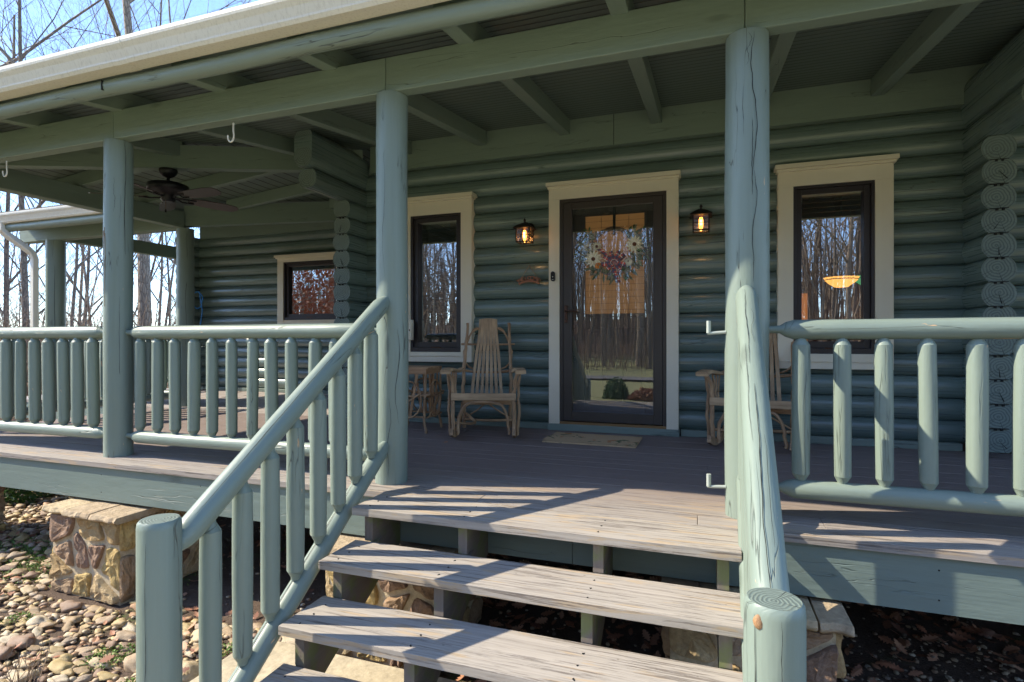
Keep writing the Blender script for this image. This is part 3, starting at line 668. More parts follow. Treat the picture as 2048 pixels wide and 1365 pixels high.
gutter((-6.95, -2.60), (5, -2.60), (0, -1, 0), 2.474); gutter((-3.30, -2.598), (-3.20, -2.598), (0, -1.022, 0), 2.472, 'gutter_joint'); gutter((1.2, -2.598), (1.3, -2.598), (0, -1.022, 0), 2.472, 'gutter_joint'); gutter((-6.82, -2.6), (-6.82, -.15), (-1, 0, 0), 2.46); gutter((-9.5, -.14), (-6.83, -.14), (0, -1, 0), 2.43)
b = MB()
b.tube([(-9.04, -.21, 2.43), (-9.04, -.21, 2.35), (-9.02, -.16, 2.29), (-8.86, .0, 2.10), (-8.84, .04, 2.05), (-8.83, .06, 1.98), (-8.83, .06, GZ)], .05, 'gutter', prof=[(1, .5), (.8, .7), (.4, .6), (0, .7), (-.4, .6), (-.8, .7), (-1, .5), (-1, -.5), (-.8, -.7), (.8, -.7), (1, -.5)], up=(0, -1, 0), smooth=False); b.build('downspout', roof)

# ================================================================ POSTS
def postmesh(r, z0, z1, seed, tilt=0):
    b = MB(); n = 9; pts = []; rr = []
    for i in range(n + 1):
        t = i / n; pts.append((.006 * noise.noise(V((seed, t * 2, 0))), .006 * noise.noise(V((0, seed, t * 2))), z0 + (z1 - z0) * t)); rr.append(r * (1 + .03 * noise.noise(V((seed * 2, 4, t * 3)))))
    b.tube(pts, rr, 'paint_post', 36, cap='endrail', wob=.04); return b
PS = [(-6.25, -2.17, .10, 'round sage green log porch post at the outer left corner of the porch'), (-4.01, -2.17, .091, 'round log porch post streaked with sap drips on the left of the porch front'),
      (-1.731, -2.17, .092, 'smooth round log porch post at the stair head in front of the left window'),
      (.205, -2.17, .098, 'cracked round log porch post right of the stairs with two white hinge pins'), (2.45, -2.17, .098, 'round log porch post at the right end of the front railing'),
      (-6.25, .26, .10, 'shaded round log porch post at the back, left of the blue hose'), (-8.72, .26, .115, 'far round log porch post beside the white downspout')]
posts = []
for i, (x, y, r, lab) in enumerate(PS):
    if x > 2: continue
    b = postmesh(r, 0, 2.272 if y < -1 else 2.262, i * 3.3); rc_ = r * 1.012
    for (z0, z1, ax, wd, sd_) in {1: ((2.27, 1.45, .42, .0045, 1), (1.15, .3, .05, .0025, 2), (2.0, 1.75, -.3, .002, 3)), 2: ((.9, .35, .35, .003, 4), (1.9, 1.2, -.5, .0018, 5), (.5, .05, -.2, .0025, 6)), 3: ((2.25, 1.62, .30, .0045, 7), (1.85, 1.5, .22, .0035, 8), (1.62, 1.1, .28, .0035, 9), (.8, .1, .05, .003, 10), (2.25, 2.1, .05, .002, 11)), 5: ((2.2, .9, .15, .006, 12),), 6: ((1.9, .4, -.1, .006, 13),)}.get(i, ()):
        crack(b, (0, 0, z0), (0, 0, z1), rc_, (math.sin(ax + math.atan2(-x, y + 5 if 0 else 2.8) * 0 - math.atan2(x, y + 5) ), -math.cos(ax - math.atan2(x, y + 5)), 0), wd, sd_)
    o = b
    o = o.build('porch_post', loc=(x, y, 0)); tag(o, lab, 'post', 'porch posts'); posts.append(o)
def pin(z):
    b = MB(); b.tube([(-.095, -.03, z), (-.16, -.03, z - .004), (-.178, -.03, z - .004)], .008, 'iron', 8); b.tube([(-.172, -.03, z - .004), (-.172, -.03, z + .055)], .011, 'iron', 10); b.build('hinge_pin', posts[3])
pin(.872); pin(.135)
# sap drips on the left post
b = MB()
sap = NT('dried_sap').done((.20, .12, .045), .4)
for (a, z0, z1) in ((-1.90, 1.62, 1.35), (-1.87, 1.60, 1.46), (-1.68, 1.60, 1.08), (-1.75, 1.64, 1.58), (-2.15, 1.32, 1.2)):
    pts = [(.0905 * math.cos(a + .03 * math.sin(k)), .0905 * math.sin(a + .03 * math.sin(k)), z0 + (z1 - z0) * k / 6) for k in range(7)]; b.tube(pts, [.004, .003, .0025, .0035, .0025, .002, .003], sap, 6)
b.build('sap_drip', posts[1])

# ================================================================ RAILINGS
def balmesh(L, r=.038):
    b = MB(); pf = [(math.cos(2 * PI * i / 18) * (1 + .018 * math.cos(6 * PI * i / 9 + 1)), math.sin(2 * PI * i / 18) * (1 + .018 * math.cos(6 * PI * i / 9 + 1))) for i in range(18)]
    for pts, rr in (([(0, 0, -.012), (0, 0, 0), (0, 0, .030)], [.5, .52, .96]), ([(0, 0, .030), (0, 0, L * .25), (0, 0, L * .5), (0, 0, L * .75), (0, 0, L - .030)], [.97, 1.0, 1.03, 1.01, .97]), ([(0, 0, L - .030), (0, 0, L), (0, 0, L + .012)], [.96, .5, .45])): b.tube(pts, [r * q for q in rr], 'paint_rail', prof=pf, wob=.06, cap=False)
    return b
def railing(name, label, p, q, xs, zt_=.892, zb=.148, rr=.046, vertical_only=True):
    t = thing(name, label, 'railing', (p[0], p[1], 0), 0, 'porch railings'); d = V((q[0] - p[0], q[1] - p[1], 0)); L = d.length; d.normalize()
    for nm, z, r in (('top_rail', zt_, rr), ('bottom_rail', zb, rr * .95)):
        b = MB(); n = 8; pts = [V((0, 0, z)) - d * .0] ; rad_ = [r * .38]
        pts.append(d * .05 + V((0, 0, z))); rad_.append(r * .4); pts.append(d * .075 + V((0, 0, z))); rad_.append(r * .75)
        for i in range(n + 1): s_ = .11 + (L - .22) * i / n; pts.append(d * s_ + V((0, 0, z + .006 * noise.noise(V((s_ * .7, z * 5, L)))))); rad_.append(r * (1 + .04 * noise.noise(V((s_, z * 3, L * 2)))))
        for a, k in ((.075, .75), (.05, .4), (0, .38)): pts.append(d * (L - a) + V((0, 0, z))); rad_.append(r * k)
        b.tube(pts, rad_, 'paint_rail', 24, wob=.025); b.build(nm, t)
    h = zt_ - zb - rr * 1.9 + .006; proto = [balmesh(h).build('baluster', t) for _ in range(1)][0]; first = True
    for s_ in xs:
        o = proto if first else proto.copy()
        if not first: C.objects.link(o); o.parent = t
        first = False; o.location = d * s_ + V((rnd(-.003, .003), rnd(-.003, .003), zb + rr * .92 - .002)); o.rotation_euler = (rnd(-.014, .014), rnd(-.014, .014), rnd(0, 6.28)); k = rnd(.91, 1.09); o.scale = (k, k, 1)
    return t
mod = lambda xs, x0: [x - x0 for x in xs]
railing('porch_railing', 'log railing at the left end of the porch front, cut by the picture edge', (-6.16, -2.17), (-4.10, -2.17), mod([-5.94, -5.77, -5.60, -5.435, -5.27, -5.10, -4.932, -4.762, -4.597, -4.436, -4.268], -6.16))
railing('porch_railing', 'log railing between the sap-streaked post and the post at the stair head', (-3.92, -2.17), (-1.81, -2.17), mod([-3.792, -3.619, -3.453, -3.288, -3.115, -2.949, -2.78, -2.617, -2.453, -2.284, -2.133, -1.965], -3.92))
railing('porch_railing', 'log railing right of the stairs in front of the second rocking chair', (.295, -2.17), (2.36, -2.17), mod([.433, .601, .768, .931, 1.097, 1.258, 1.42, 1.59, 1.755, 1.92, 2.09, 2.25], .295), .884)
railing('porch_railing', 'shaded log railing closing the left side of the porch in front of the leafless trees', (-6.25, -2.07), (-6.25, .17), [.15 + .168 * i for i in range(12)])
railing('porch_railing', 'distant log railing beside the white downspout on the left wing', (-8.62, .26), (-6.34, .26), [.15 + .168 * i for i in range(13)])
railing('porch_railing', 'far rear log railing running back along the end of the left wing', (-8.72, .36), (-8.72, 2.6), [.15 + .168 * i for i in range(13)])

# ================================================================ STAIRS
stairs = thing('porch_stairs', 'weathered open wooden stairs of grey planks climbing to the porch', 'stairs')
X0, X1 = -1.648, .13
RI, GO = .173, .25
for i in range(5):
    yn = -2.68 - GO * i; z = -RI * i; b = MB()
    dd = .288 if i == 0 else .285
    b.box(X0 + rnd(-.006, .006), X1 + .02, yn, yn + dd if i else -2.39, z - .038, z, 'tread')
    for sx in (-1.58, -1.062, -.422):
        for sy in (.05, .13, .21): b.tube([(sx + rnd(-.008, .008), yn + sy + rnd(-.01, .01), z - .003), (sx, yn + sy, z + .0006)], .0042, 'notch', 7)
    o = b.build('tread', stairs, bevel=.004)
def stringer(x, w_=.04, m='stringer'):
    b = MB(); pts = []
    top = -.0385
    outline = [(-2.368, top), (-2.65, top)]
    for i in range(1, 5): outline += [(-2.65 - GO * (i - 1) - .0, -RI * i - .0385), (-2.65 - GO * i, -RI * i - .0385)]
    outline += [(-3.65, GZ + .05), (-3.4, GZ + .05), (-2.368, -.33)]
    b.slab([V((x, y, z)) for y, z in outline], w_, m, (1, 0, 0)); b.build('stringer', stairs)
# notched stringers: solid front faces drop between treads
def stringer2(x, w_=.045):
    b = MB()
    for i in range(4):
        yn = -2.64 - GO * i; z1 = -RI * i - .039; z0 = -RI * (i + 1)
        b.slab([V((x, yn, z1)), V((x, yn, z0 + .0005)), V((x, yn + .20, z0 + .0005)), V((x, yn + .262, z1))], w_, 'stringer', (1, 0, 0))
    b.slab([V((x + .001, -2.37, -.06)), V((x + .001, -2.37, -.27)), V((x + .001, -3.4, GZ + .02)), V((x + .001, -3.62, GZ + .02)), V((x + .001, -3.62, -.735)), V((x + .001, -3.39, -.735)), V((x + .001, -3.38, -.56)), V((x + .001, -3.14, -.56)), V((x + .001, -3.13, -.386)), V((x + .001, -2.89, -.386)), V((x + .001, -2.88, -.213)), V((x + .001, -2.62, -.213))], w_ - .002, 'stringer', (1, 0, 0))
    b.build('stringer', stairs)
for x in (-1.60, -1.085, -.445, .06): stringer2(x)
# stair handrails
def stair_rail(x, lab, name='stair_railing', sk=0):
    t = thing(name, lab, 'railing', (x, 0, 0), 0, 'stair railings')
    a, c = V((0, -2.24, 1.075)), V((-sk, -3.60, .108)); d = (c - a).normalized()
    for nm, p, q, r in (('top_rail', a, c, .047), ('bottom_rail', V((0, -2.25, .24)), V((-sk, -3.64, -.763)), .045)):
        b = MB(); n = 8; pts = [p, p + d * .05, p + d * .09]; rr = [r * .42, r * .85, r]
        for i in range(1, n): pts.append(p.lerp(q, i / n)); rr.append(r * (1 + .04 * noise.noise(V((i * .9, x, p.z)))))
        L = (q - p).length; pts += [p + d * (L - .09), p + d * (L - .05), q]; rr += [r, r * .88, r * .45]
        b.tube(pts, rr, 'paint_rail', 28, wob=.03, cap='endrail')
        if sk and nm == 'top_rail':
            for k, (f0, f1, ox, wd) in enumerate(((.08, .38, -.25, .0024), (.3, .62, -.5, .0018), (.45, .97, -.05, .0032), (.6, .85, .35, .0016), (.15, .3, .2, .0014))): crack(b, p.lerp(q, f0), p.lerp(q, f1), r * 1.035, (ox, -.4, 1), wd, k + 20, .22)
        elif sk == 0: crack(b, p.lerp(q, .12), p.lerp(q, .93), r * 1.03, (.55, -.8, .6) if nm == 'top_rail' else (-.3, -.5, 1.6), .0025 if nm == 'top_rail' else .005, 31, .12)
        b.build(nm, t)
    for y in (-3.441, -3.29, -3.143, -2.991, -2.838, -2.69, -2.543, -2.40):
        s_ = (y + 2.24) / (c.y - a.y); zt_ = a.z + (c.z - a.z) * s_ - .055 * 1.22; s2 = (y + 2.25) / (-3.64 + 2.25); zb_ = .24 + (-.763 - .24) * s2 + .055 * 1.2
        o = balmesh(zt_ - zb_, .0385).build('baluster', t); o.location = (rnd(-.004, .004) + sk * (y + 2.24) / 1.36, y, zb_)
    return t
stair_rail(-1.725, 'sloping log handrail on the left side of the stairs'); stair_rail(.195, 'sloping cracked log handrail on the right side of the stairs, seen end on', sk=.035)
for x, y, r, lab in ((-1.725, -3.645, .066, 'short thick log newel post at the foot of the left stair railing'), (.160, -3.60, .066, 'short log newel post with a bare knot at the foot of the right stair railing')):
    b = MB(); zt2 = .232; b.tube([(0, 0, GZ - .1), (0, 0, -.3), (0, 0, zt2 - .025), (0, 0, zt2 - .008), (0, 0, zt2)], [r, r, r, r * .97, r * .88], 'paint_post', 40, cap='endrail', wob=.02)
    if x > 0: crack(b, (0, 0, zt2 - .02), (0, 0, -.75), r * 1.012, (-.75, -.8, 0), .0028, 41, .1); crack(b, (0, 0, zt2 - .02), (0, 0, 0), r * 1.012, (.1, -1, 0), .0013, 42, .1); b.blob((-.038, -.052, zt2 - .035), (.012, .008, .017), 'slatnew', 2, .3)
    else: crack(b, (0, 0, zt2 - .06), (0, 0, -.5), r * 1.012, (.3, -1, 0), .0015, 43, .1)
    o = b.build('newel_post', loc=(x, y, 0)); tag(o, lab, 'post', 'newel posts')

# ================================================================ STONE PIERS
def clip(poly, n_, c_):
    out = []
    for i in range(len(poly)):
        p, q = poly[i], poly[(i + 1) % len(poly)]; a, e = p[0] * n_[0] + p[1] * n_[1] - c_, q[0] * n_[0] + q[1] * n_[1] - c_
        if a <= 0: out.append(p)
        if a * e < 0: t = a / (a - e); out.append((p[0] + (q[0] - p[0]) * t, p[1] + (q[1] - p[1]) * t))
    return out
def stoneface(b, O, U_, W, wd, ht, n, seed):
    """irregular mortared stones on a rectangular face: O origin, U_ horizontal axis, W outward normal"""
    r = random.Random(seed); pts = []
    tries = 0
    while len(pts) < n and tries < 4000:
        tries += 1; p = (r.uniform(.02, wd - .02), r.uniform(.02, ht - .02))
        if all(math.hypot(p[0] - q[0], (p[1] - q[1]) * 1.1) > .52 * math.sqrt(wd * ht / n) for q in pts): pts.append(p)
    for p in pts:
        poly = [(-.008, 0), (wd + .008, 0), (wd + .008, ht), (-.008, ht)]
        for q in pts:
            if q is p: continue
            nx, ny = q[0] - p[0], q[1] - p[1]; L = math.hypot(nx, ny); nx /= L; ny /= L; c_ = (p[0] + q[0]) / 2 * nx + (p[1] + q[1]) / 2 * ny - .011; poly = clip(poly, (nx, ny), c_)
            if len(poly) < 3: break
        if len(poly) < 3: continue
        cx, cy = sum(a for a, _ in poly) / len(poly), sum(c for _, c in poly) / len(poly); N_ = 28
        ring = []
        per = [math.dist(poly[i], poly[(i + 1) % len(poly)]) for i in range(len(poly))]; tot = sum(per)
        for k in range(N_):
            s_ = tot * k / N_; i = 0
            while s_ > per[i]: s_ -= per[i]; i += 1
            a, e = poly[i], poly[(i + 1) % len(poly)]; t = s_ / per[i]; x_, y_ = a[0] + (e[0] - a[0]) * t, a[1] + (e[1] - a[1]) * t
            j = .010 * noise.noise(V((x_ * 22, y_ * 22, seed))); L = math.hypot(x_ - cx, y_ - cy) + 1e-6; ring.append((x_ + (cx - x_) / L * (.006 + j), y_ + (cy - y_) / L * (.006 + j)))
        for _ in range(1): ring = [((ring[k - 1][0] + 2 * ring[k][0] + ring[(k + 1) % N_][0]) / 4, (ring[k - 1][1] + 2 * ring[k][1] + ring[(k + 1) % N_][1]) / 4) for k in range(N_)]
        bulge = r.uniform(.012, .032); vs = []; lev = ((1, -.01), (.99, .6), (.94, .92), (.72, 1), (.4, 1.0)); b.tone = r.random()
        for f, h in lev:
            for x_, y_ in ring:
                px, py = cx + (x_ - cx) * f, cy + (y_ - cy) * f; dz = h * bulge + (.02 * noise.noise(V((px * 14, py * 14, seed * 2 + cx * 9))) + .009 * noise.noise(V((px * 50, py * 34, 1))) if h > .3 else 0)
                vs.append(V(O) + V(U_) * px + V((0, 0, py)) + V(W) * dz)
        vs.append(V(O) + V(U_) * cx + V((0, 0, cy)) + V(W) * (bulge * 1.05 + .01 * noise.noise(V((cx * 18, cy * 18, seed * 2)))))
        F = [(l * N_ + k, l * N_ + (k + 1) % N_, (l + 1) * N_ + (k + 1) % N_, (l + 1) * N_ + k) for l in range(4) for k in range(N_)] + [(4 * N_ + k, 4 * N_ + (k + 1) % N_, 5 * N_) for k in range(N_)]
        b.add(vs, F, [[(0, 0)] * len(f) for f in F], 'stone', False)
    b.tone = 0
def pier(xc, lab, seed, wd=.64, yf=-2.50, dp=.62):
    t = thing('stone_pier', lab, 'stone pier', (xc, yf, GZ), 0, 'stone piers under the porch'); ht = -GZ - .33
    b = MB(); h = wd / 2; b.box(-h, h, 0, dp, -.2, ht, 'mortar'); b.build('mortar_core', t)
    b = MB(); stoneface(b, (-h, 0, 0), (1, 0, 0), (0, -1, 0), wd, ht, 11, seed); stoneface(b, (h, 0, 0), (0, 1, 0), (1, 0, 0), dp, ht, 10, seed + 1); stoneface(b, (-h, dp, 0), (0, -1, 0), (-1, 0, 0), dp, ht, 13, seed + 2); b.build('field_stones', t)
    r = random.Random(seed); x = -h - .05; k = 0
    while x < h + .04:
        wd_ = min(r.uniform(.16, .34), h + .055 - x)
        if h + .055 - x - wd_ < .08: wd_ = h + .055 - x
        b = MB(); b.tone = r.random(); n = 9; yo = r.uniform(-.075, -.045); th = r.uniform(.040, .054)
        xs = [x + wd_ * i / n for i in range(n + 1)]; rows = []
        ys = [yo, yo + .02, yo + .12, .2, .4, dp + .04]
        ed = [.014 * noise.noise(V((q * 14, seed, 0))) + .007 * noise.noise(V((q * 45, seed, 5))) for q in xs]
        vs = []; 
        for (yy, zz) in ((yo + .02, 0), (yo - .002, .015), (yo, th * .55), (yo + .012, th), (yo + .1, th), (.2, th), (.4, th), (dp + .03, th), (dp + .03, 0)):
            for q, e in zip(xs, ed):
                ff = 1 if yy < 0.05 else .0
                vs.append(V((min(max(q + .004 * noise.noise(V((q * 9, yy * 30, zz * 60))), x + .002), x + wd_ - .002), yy + e * ff + .006 * noise.noise(V((q * 40, zz * 50, seed))), ht + zz + (.006 * noise.noise(V((q * 12, yy * 12, seed))) if zz > .01 else 0))))
        m_ = n + 1; F = [(l * m_ + i, l * m_ + i + 1, (l + 1) * m_ + i + 1, (l + 1) * m_ + i) for l in range(8) for i in range(n)]
        F += [[l * m_ for l in range(9)], [l * m_ + n for l in range(9)][::-1]]
        b.add(vs, F, [[(0, 0)] * len(f) for f in F], 'capstone', False); b.build('cap_stone', t, bevel=.004); x += wd_ + .003; k += 1
    return t
pier(-3.85, 'mortared field stone pier with flagstone cap, standing in the sunlit river stones', 11)
pier(-6.18, 'stone pier at the outer left corner of the porch, cut by the picture edge', 25)
pier(-1.60, 'sunlit tan stone pier seen between the stair treads on the left', 37)
pier(.19, 'stone pier behind the right newel post with a mossy flagstone cap', 49)

# ================================================================ RIVER STONES, GRAVEL, LEAVES
def pebble_mesh(seed, sub=3):
    b = MB(); r = random.Random(seed); b.tone = r.random(); b.blob((0, 0, 0), (1, r.uniform(.45, .72), r.uniform(.28, .44)), 'river', sub, .5, None, seed); return b
variants = []
def footprint_ok(x, y):
    if -2.42 < x < .5 and y < -2.55: return False
    for xc in (-3.85, -6.18, -1.60, .19):
        if abs(x - xc) < .40 and -2.58 < y < -1.85: return False
    return True
def stone_area(x, y):
    """river stone bed: open ground left of the stairs"""
    if not footprint_ok(x, y): return 0
    if x > -1.9: return 0
    if y < -2.45 - .1 * noise.noise(V((x * 3, 0, 0))): return 1
    if x < -6.35: return .95
    if y > -2.45: return .35 if (x < -4.4 and y < -.3) else 0
    return 0
cand = []
CX, CY, CZ_ = 0, -5, .83
def campos(x, y, z):
    X, Y_ = x, y + 5; s_, c_ = math.sin(rad(19.09)), math.cos(rad(19.09)); dep = Y_ * c_ - X * s_
    if dep < .3: return None
    return 1024 + 1095 * (X * c_ + Y_ * s_) / dep, 682.5 - 1095 * (z - .83) / dep, dep
rs = random.Random(5)
grid = {}
def free(x, y, r):
    gx, gy = int(x / .1), int(y / .1)
    for i in range(gx - 2, gx + 3):
        for j in range(gy - 2, gy + 3):
            for (a, c, q) in grid.get((i, j), ()):
                if math.hypot(a - x, c - y) < (r + q) * .70: return False
    grid.setdefault((gx, gy), []).append((x, y, r)); return True
for _ in range(60000):
    y = rs.uniform(-4.6, 3.5); x = rs.uniform(-9.5, -1.9)
    p = rs.random()
    if rs.random() > stone_area(x, y): continue
    r = rs.choice((.022, .027, .032, .038, .045, .055, .068)) * rs.uniform(.85, 1.15)
    if free(x, y, r): cand.append((x, y, r))
for k in range(8): variants.append(pebble_mesh(k + 2))
vis = []
for (x, y, r) in cand:
    q = campos(x, y, GZ)
    if q and -60 < q[0] < 760 and 960 < q[1] < 1440: vis.append((r / q[2], x, y, r))
vis.sort(reverse=True); big = set((x, y) for _, x, y, _ in vis[:270])
vm = None
protos = [v.build('river_stone') for v in variants]; used = [False] * 8
small = MB(); lo = []
for k in range(6):
    bm = bmesh.new(); bmesh.ops.create_icosphere(bm, subdivisions=2, radius=1)
    vs = [V((v.co.x, v.co.y * .6, v.co.z * .4)) * (1 + .35 * noise.noise(v.co * 1.3 + V((k * 5, 0, 0)))) for v in bm.verts]; fs = [[v.index for v in f.verts] for f in bm.faces]; bm.free(); lo.append((vs, fs))
for (x, y, r) in cand:
    g = gz(x, y); rot = Matrix.Rotation(rs.uniform(-.5, .6) + PI * (rs.random() < .5), 4, 'Z') @ Matrix.Rotation(rs.uniform(-.28, .28), 4, 'X') @ Matrix.Rotation(rs.uniform(-.28, .28), 4, 'Y')
    if (x, y) in big:
        k = rs.randrange(8); o = protos[k] if not used[k] else protos[k].copy()
        if used[k]: C.objects.link(o)
        used[k] = True; o.matrix_world = Matrix.Translation((x, y, g + r * rs.uniform(.15, .4))) @ rot @ Matrix.Scale(r * 1.12, 4)
        tag(o, 'smooth tan or grey river stone lying in the stone bed left of the stairs', 'river stone', 'river stones in the bed left of the stairs')
    else:
        vs, fs = lo[rs.randrange(6)]; small.tone = rs.random(); small.add([(rot @ (v * r * 1.12)) + V((x, y, g + r * .25)) for v in vs], fs, [[(0, 0)] * 3] * len(fs), 'river', True)
# second smaller layer filling gaps
lo1 = []
for k in range(6):
    bm = bmesh.new(); bmesh.ops.create_icosphere(bm, subdivisions=1, radius=1)
    lo1.append(([V((v.co.x, v.co.y * .75, v.co.z * .5)) * (1 + .4 * noise.noise(v.co * 1.3 + V((k * 5, 2, 0)))) for v in bm.verts], [[v.index for v in f.verts] for f in bm.faces])); bm.free()
for _ in range(15000):
    y = rs.uniform(-4.3, 2.5); x = rs.uniform(-9.5, -1.9)
    if rs.random() > stone_area(x, y) * .9: continue
    vs, fs = lo1[rs.randrange(6)]; small.tone = rs.random(); r = rs.uniform(.012, .024); m3 = Matrix.Rotation(rs.uniform(0, 6.28), 3, 'Z'); small.add([(m3 @ (v * r)) + V((x, y, gz(x, y) + r * .5)) for v in vs], fs, [[(0, 0)] * 3] * len(fs), 'river', True)
o = small.build('river_gravel'); struct(o, 'stuff'); o['label'] = 'small rounded stones filling the river stone bed'
pg = MB()
for _ in range(9000):
    x = rs.uniform(-2.3, 3.6) if rs.random() < .75 else rs.uniform(-5, -1.9); y = rs.uniform(-3.4, -.3) if rs.random() < .7 else rs.uniform(-2.6, -.4)
    if not footprint_ok(x, y) or (x < -1.9 and y < -2.4): continue
    q = campos(x, y, GZ)
    if not q or not (350 < q[0] < 2100): continue
    dens = .9 if x > .45 and y < -1.3 else .25
    if rs.random() > dens: continue
    vs, fs = lo1[rs.randrange(6)]; pg.tone = rs.random(); r = rs.choice((.007, .009, .012, .018)); m3 = Matrix.Rotation(rs.uniform(0, 6.28), 3, 'Z'); pg.add([(m3 @ (v * r)) + V((x, y, gz(x, y) + r * .4)) for v in vs], fs, [[(0, 0)] * 3] * len(fs), 'pea', True)
o = pg.build('gravel'); struct(o, 'stuff'); o['label'] = 'fine pea gravel and soil under the porch edge'
def leafgeo(b, p, s_, rot, lobes=True):
    n = 5; outline = []
    for i in range(11):
        t = i / 10; w_ = .30 * math.sin(PI * min(1, t * .96 + .04)) * (1.0 if i % 2 else .45) + .02; outline.append((t, w_))
    cu = rs.uniform(-.5, .7)
    def pt(t, w_): return rot @ V(((t - .5), w_, cu * (t - .5) ** 2 + abs(w_) * .6 * cu)) * s_ + V(p)
    vs = [pt(t, 0) for t, _ in outline] + [pt(t, w_) for t, w_ in outline] + [pt(t, -w_) for t, w_ in outline]; m_ = 11
    F = [(i, i + 1, m_ + i + 1, m_ + i) for i in range(10)] + [(i + 1, i, 2 * m_ + i, 2 * m_ + i + 1) for i in range(10)]
    b.tone = rs.random(); b.add(vs, F, [[(0, 0)] * 4] * len(F), 'leaf')
lf = MB()
def scatter(n, fx, fy, zoff=.02, s0=.05, s1=.11, cond=None):
    for _ in range(n):
        x, y = fx(), fy()
        if cond and not cond(x, y): continue
        z = gz(x, y) + rs.uniform(.0, zoff); rot = Matrix.Rotation(rs.uniform(0, 6.28), 3, 'Z') @ Matrix.Rotation(rs.uniform(-.6, .6), 3, 'X') @ Matrix.Rotation(rs.uniform(-.4, .4), 3, 'Y'); leafgeo(lf, (x, y, z), rs.uniform(s0, s1), rot)
scatter(2600, lambda: rs.uniform(-1.95, 3.5), lambda: rs.uniform(-2.5, -.2) if rs.random() < .85 else rs.uniform(-3, -2.2), .05, .05, .11, lambda x, y: footprint_ok(x, y) and noise.noise(V((x * 1.2, y * 1.2, 9))) > -.32 and not (x > .9 and y < -1.55 and rs.random() < .6))
scatter(700, lambda: rs.uniform(-7, -2.0), lambda: rs.uniform(-4.3, -2.3), .06, .035, .075, lambda x, y: footprint_ok(x, y) and noise.noise(V((x * 2, y * 2, 4))) > -.05)
scatter(350, lambda: rs.uniform(-6, -1.9), lambda: rs.uniform(-2.4, -1), .03, .04, .08)
scatter(1500, lambda: rs.uniform(-34, -10), lambda: rs.uniform(-6, 16), .04, .1, .18)
o = lf.build('fallen_leaves'); struct(o, 'stuff'); o['label'] = 'brown curled oak leaves scattered on the ground'
lf = MB()
for p in ((-5.3, 1.0), (-5.1, 1.05), (-1.95, -1.0)):
    leafgeo(lf, (p[0], p[1], .014), .08, Matrix.Rotation(rs.uniform(0, 6), 3, 'Z'))
o = lf.build('porch_leaves'); struct(o, 'stuff'); o['label'] = 'a few dry leaves on the porch floor'
def tuft(name, loc, n, rr, hh, m, s_, lab, cat, group=None, kind=None):
    b = MB(); r = random.Random(int(abs(loc[0] * 100)))
    for _ in range(n):
        a, d = r.uniform(0, 6.28), rr * math.sqrt(r.random()); d *= 1 + .35 * noise.noise(V((math.cos(a) * 1.6, math.sin(a) * 1.6, loc[0]))); z = hh * r.random() * (1 - (d / rr) ** 2 * .7); p = V((d * math.cos(a), d * math.sin(a), z)); e = V((r.uniform(-1, 1), r.uniform(-1, 1), r.uniform(-.2, 1))).normalized() * s_ * r.uniform(.6, 1.3); w_ = e.cross(V((r.uniform(-1, 1), r.uniform(-1, 1), r.uniform(-1, 1)))).normalized() * s_ * .3
        b.tone = r.random(); b.add([p, p + e * .5 + w_, p + e, p + e * .5 - w_], [(0, 1, 2, 3)], [[(0, 0)] * 4], m)
    o = b.build(name, loc=loc); 
    if kind: struct(o, kind); o['label'] = lab
    else: tag(o, lab, cat, group)
    return o
tuft('evergreen_shrub', (-6.95, -1.15, GZ + .02), 2600, .36, .55, 'shrub', .05, 'bright green evergreen shrub at the left edge under the porch rim', 'shrub')
for i, (x, y, n, r_) in enumerate(((-2.98, -2.95, 420, .12), (-2.62, -3.1, 200, .07), (-2.15, -2.75, 240, .07), (-3.9, -2.85, 150, .07), (-4.6, -2.35, 420, .2), (-2.45, -2.72, 120, .06), (-2.4, -3.3, 160, .06))):
    tuft('weed_patch', (x, y, gz(x, y) + .015), n, r_, .035, 'weed', .014, 'low green weeds creeping between the river stones', 'weeds', None, 'stuff')
b = MB(); mo = MB()
for _ in range(5000):
    x, y = rs.gauss(-4.75, .45), rs.gauss(-2.05, .2)
    if y < -2.5: continue
    p = V((x, y, gz(x, y) + .004)); a = rs.uniform(0, 6.28); e = V((math.cos(a) * .5, math.sin(a) * .5, 1)) * .016; s_ = V((-math.sin(a), math.cos(a), 0)) * .005; mo.add([p - s_, p + s_, p + e], [(0, 1, 2)], [[(0, 0)] * 3], 'weed')
o = mo.build('moss'); struct(o, 'stuff'); o['label'] = 'patch of green moss in the shade beside the stone pier'
# bare twiggy shrub, bottom left
b = MB()
for k in range(9):
    a = rs.uniform(0, 6.28); p = V((rs.uniform(-.03, .03), rs.uniform(-.03, .03), 0)); pts = [p]; d = V((math.cos(a) * .35, math.sin(a) * .35, 1)).normalized()
    for j in range(5): p = p + d * .05; d = (d + V((rs.uniform(-.3, .3), rs.uniform(-.3, .3), .05))).normalized(); pts.append(p)
    b.tube(pts, [.0028, .0024, .002, .0017, .0013, .0008], 'twig', 5)
    for j in (2, 3, 4):
        q = pts[j]; e = (d + V((rs.uniform(-.9, .9), rs.uniform(-.9, .9), .1))).normalized(); b.tube([q, q + e * .04, q + e * .08 + V((0, 0, .008))], [.0016, .0012, .0007], 'twig', 4)
tag(b.build('bare_shrub', loc=(-2.92, -3.36, GZ + .03)), 'small leafless twiggy shrub at the lower left among the stones', 'shrub')

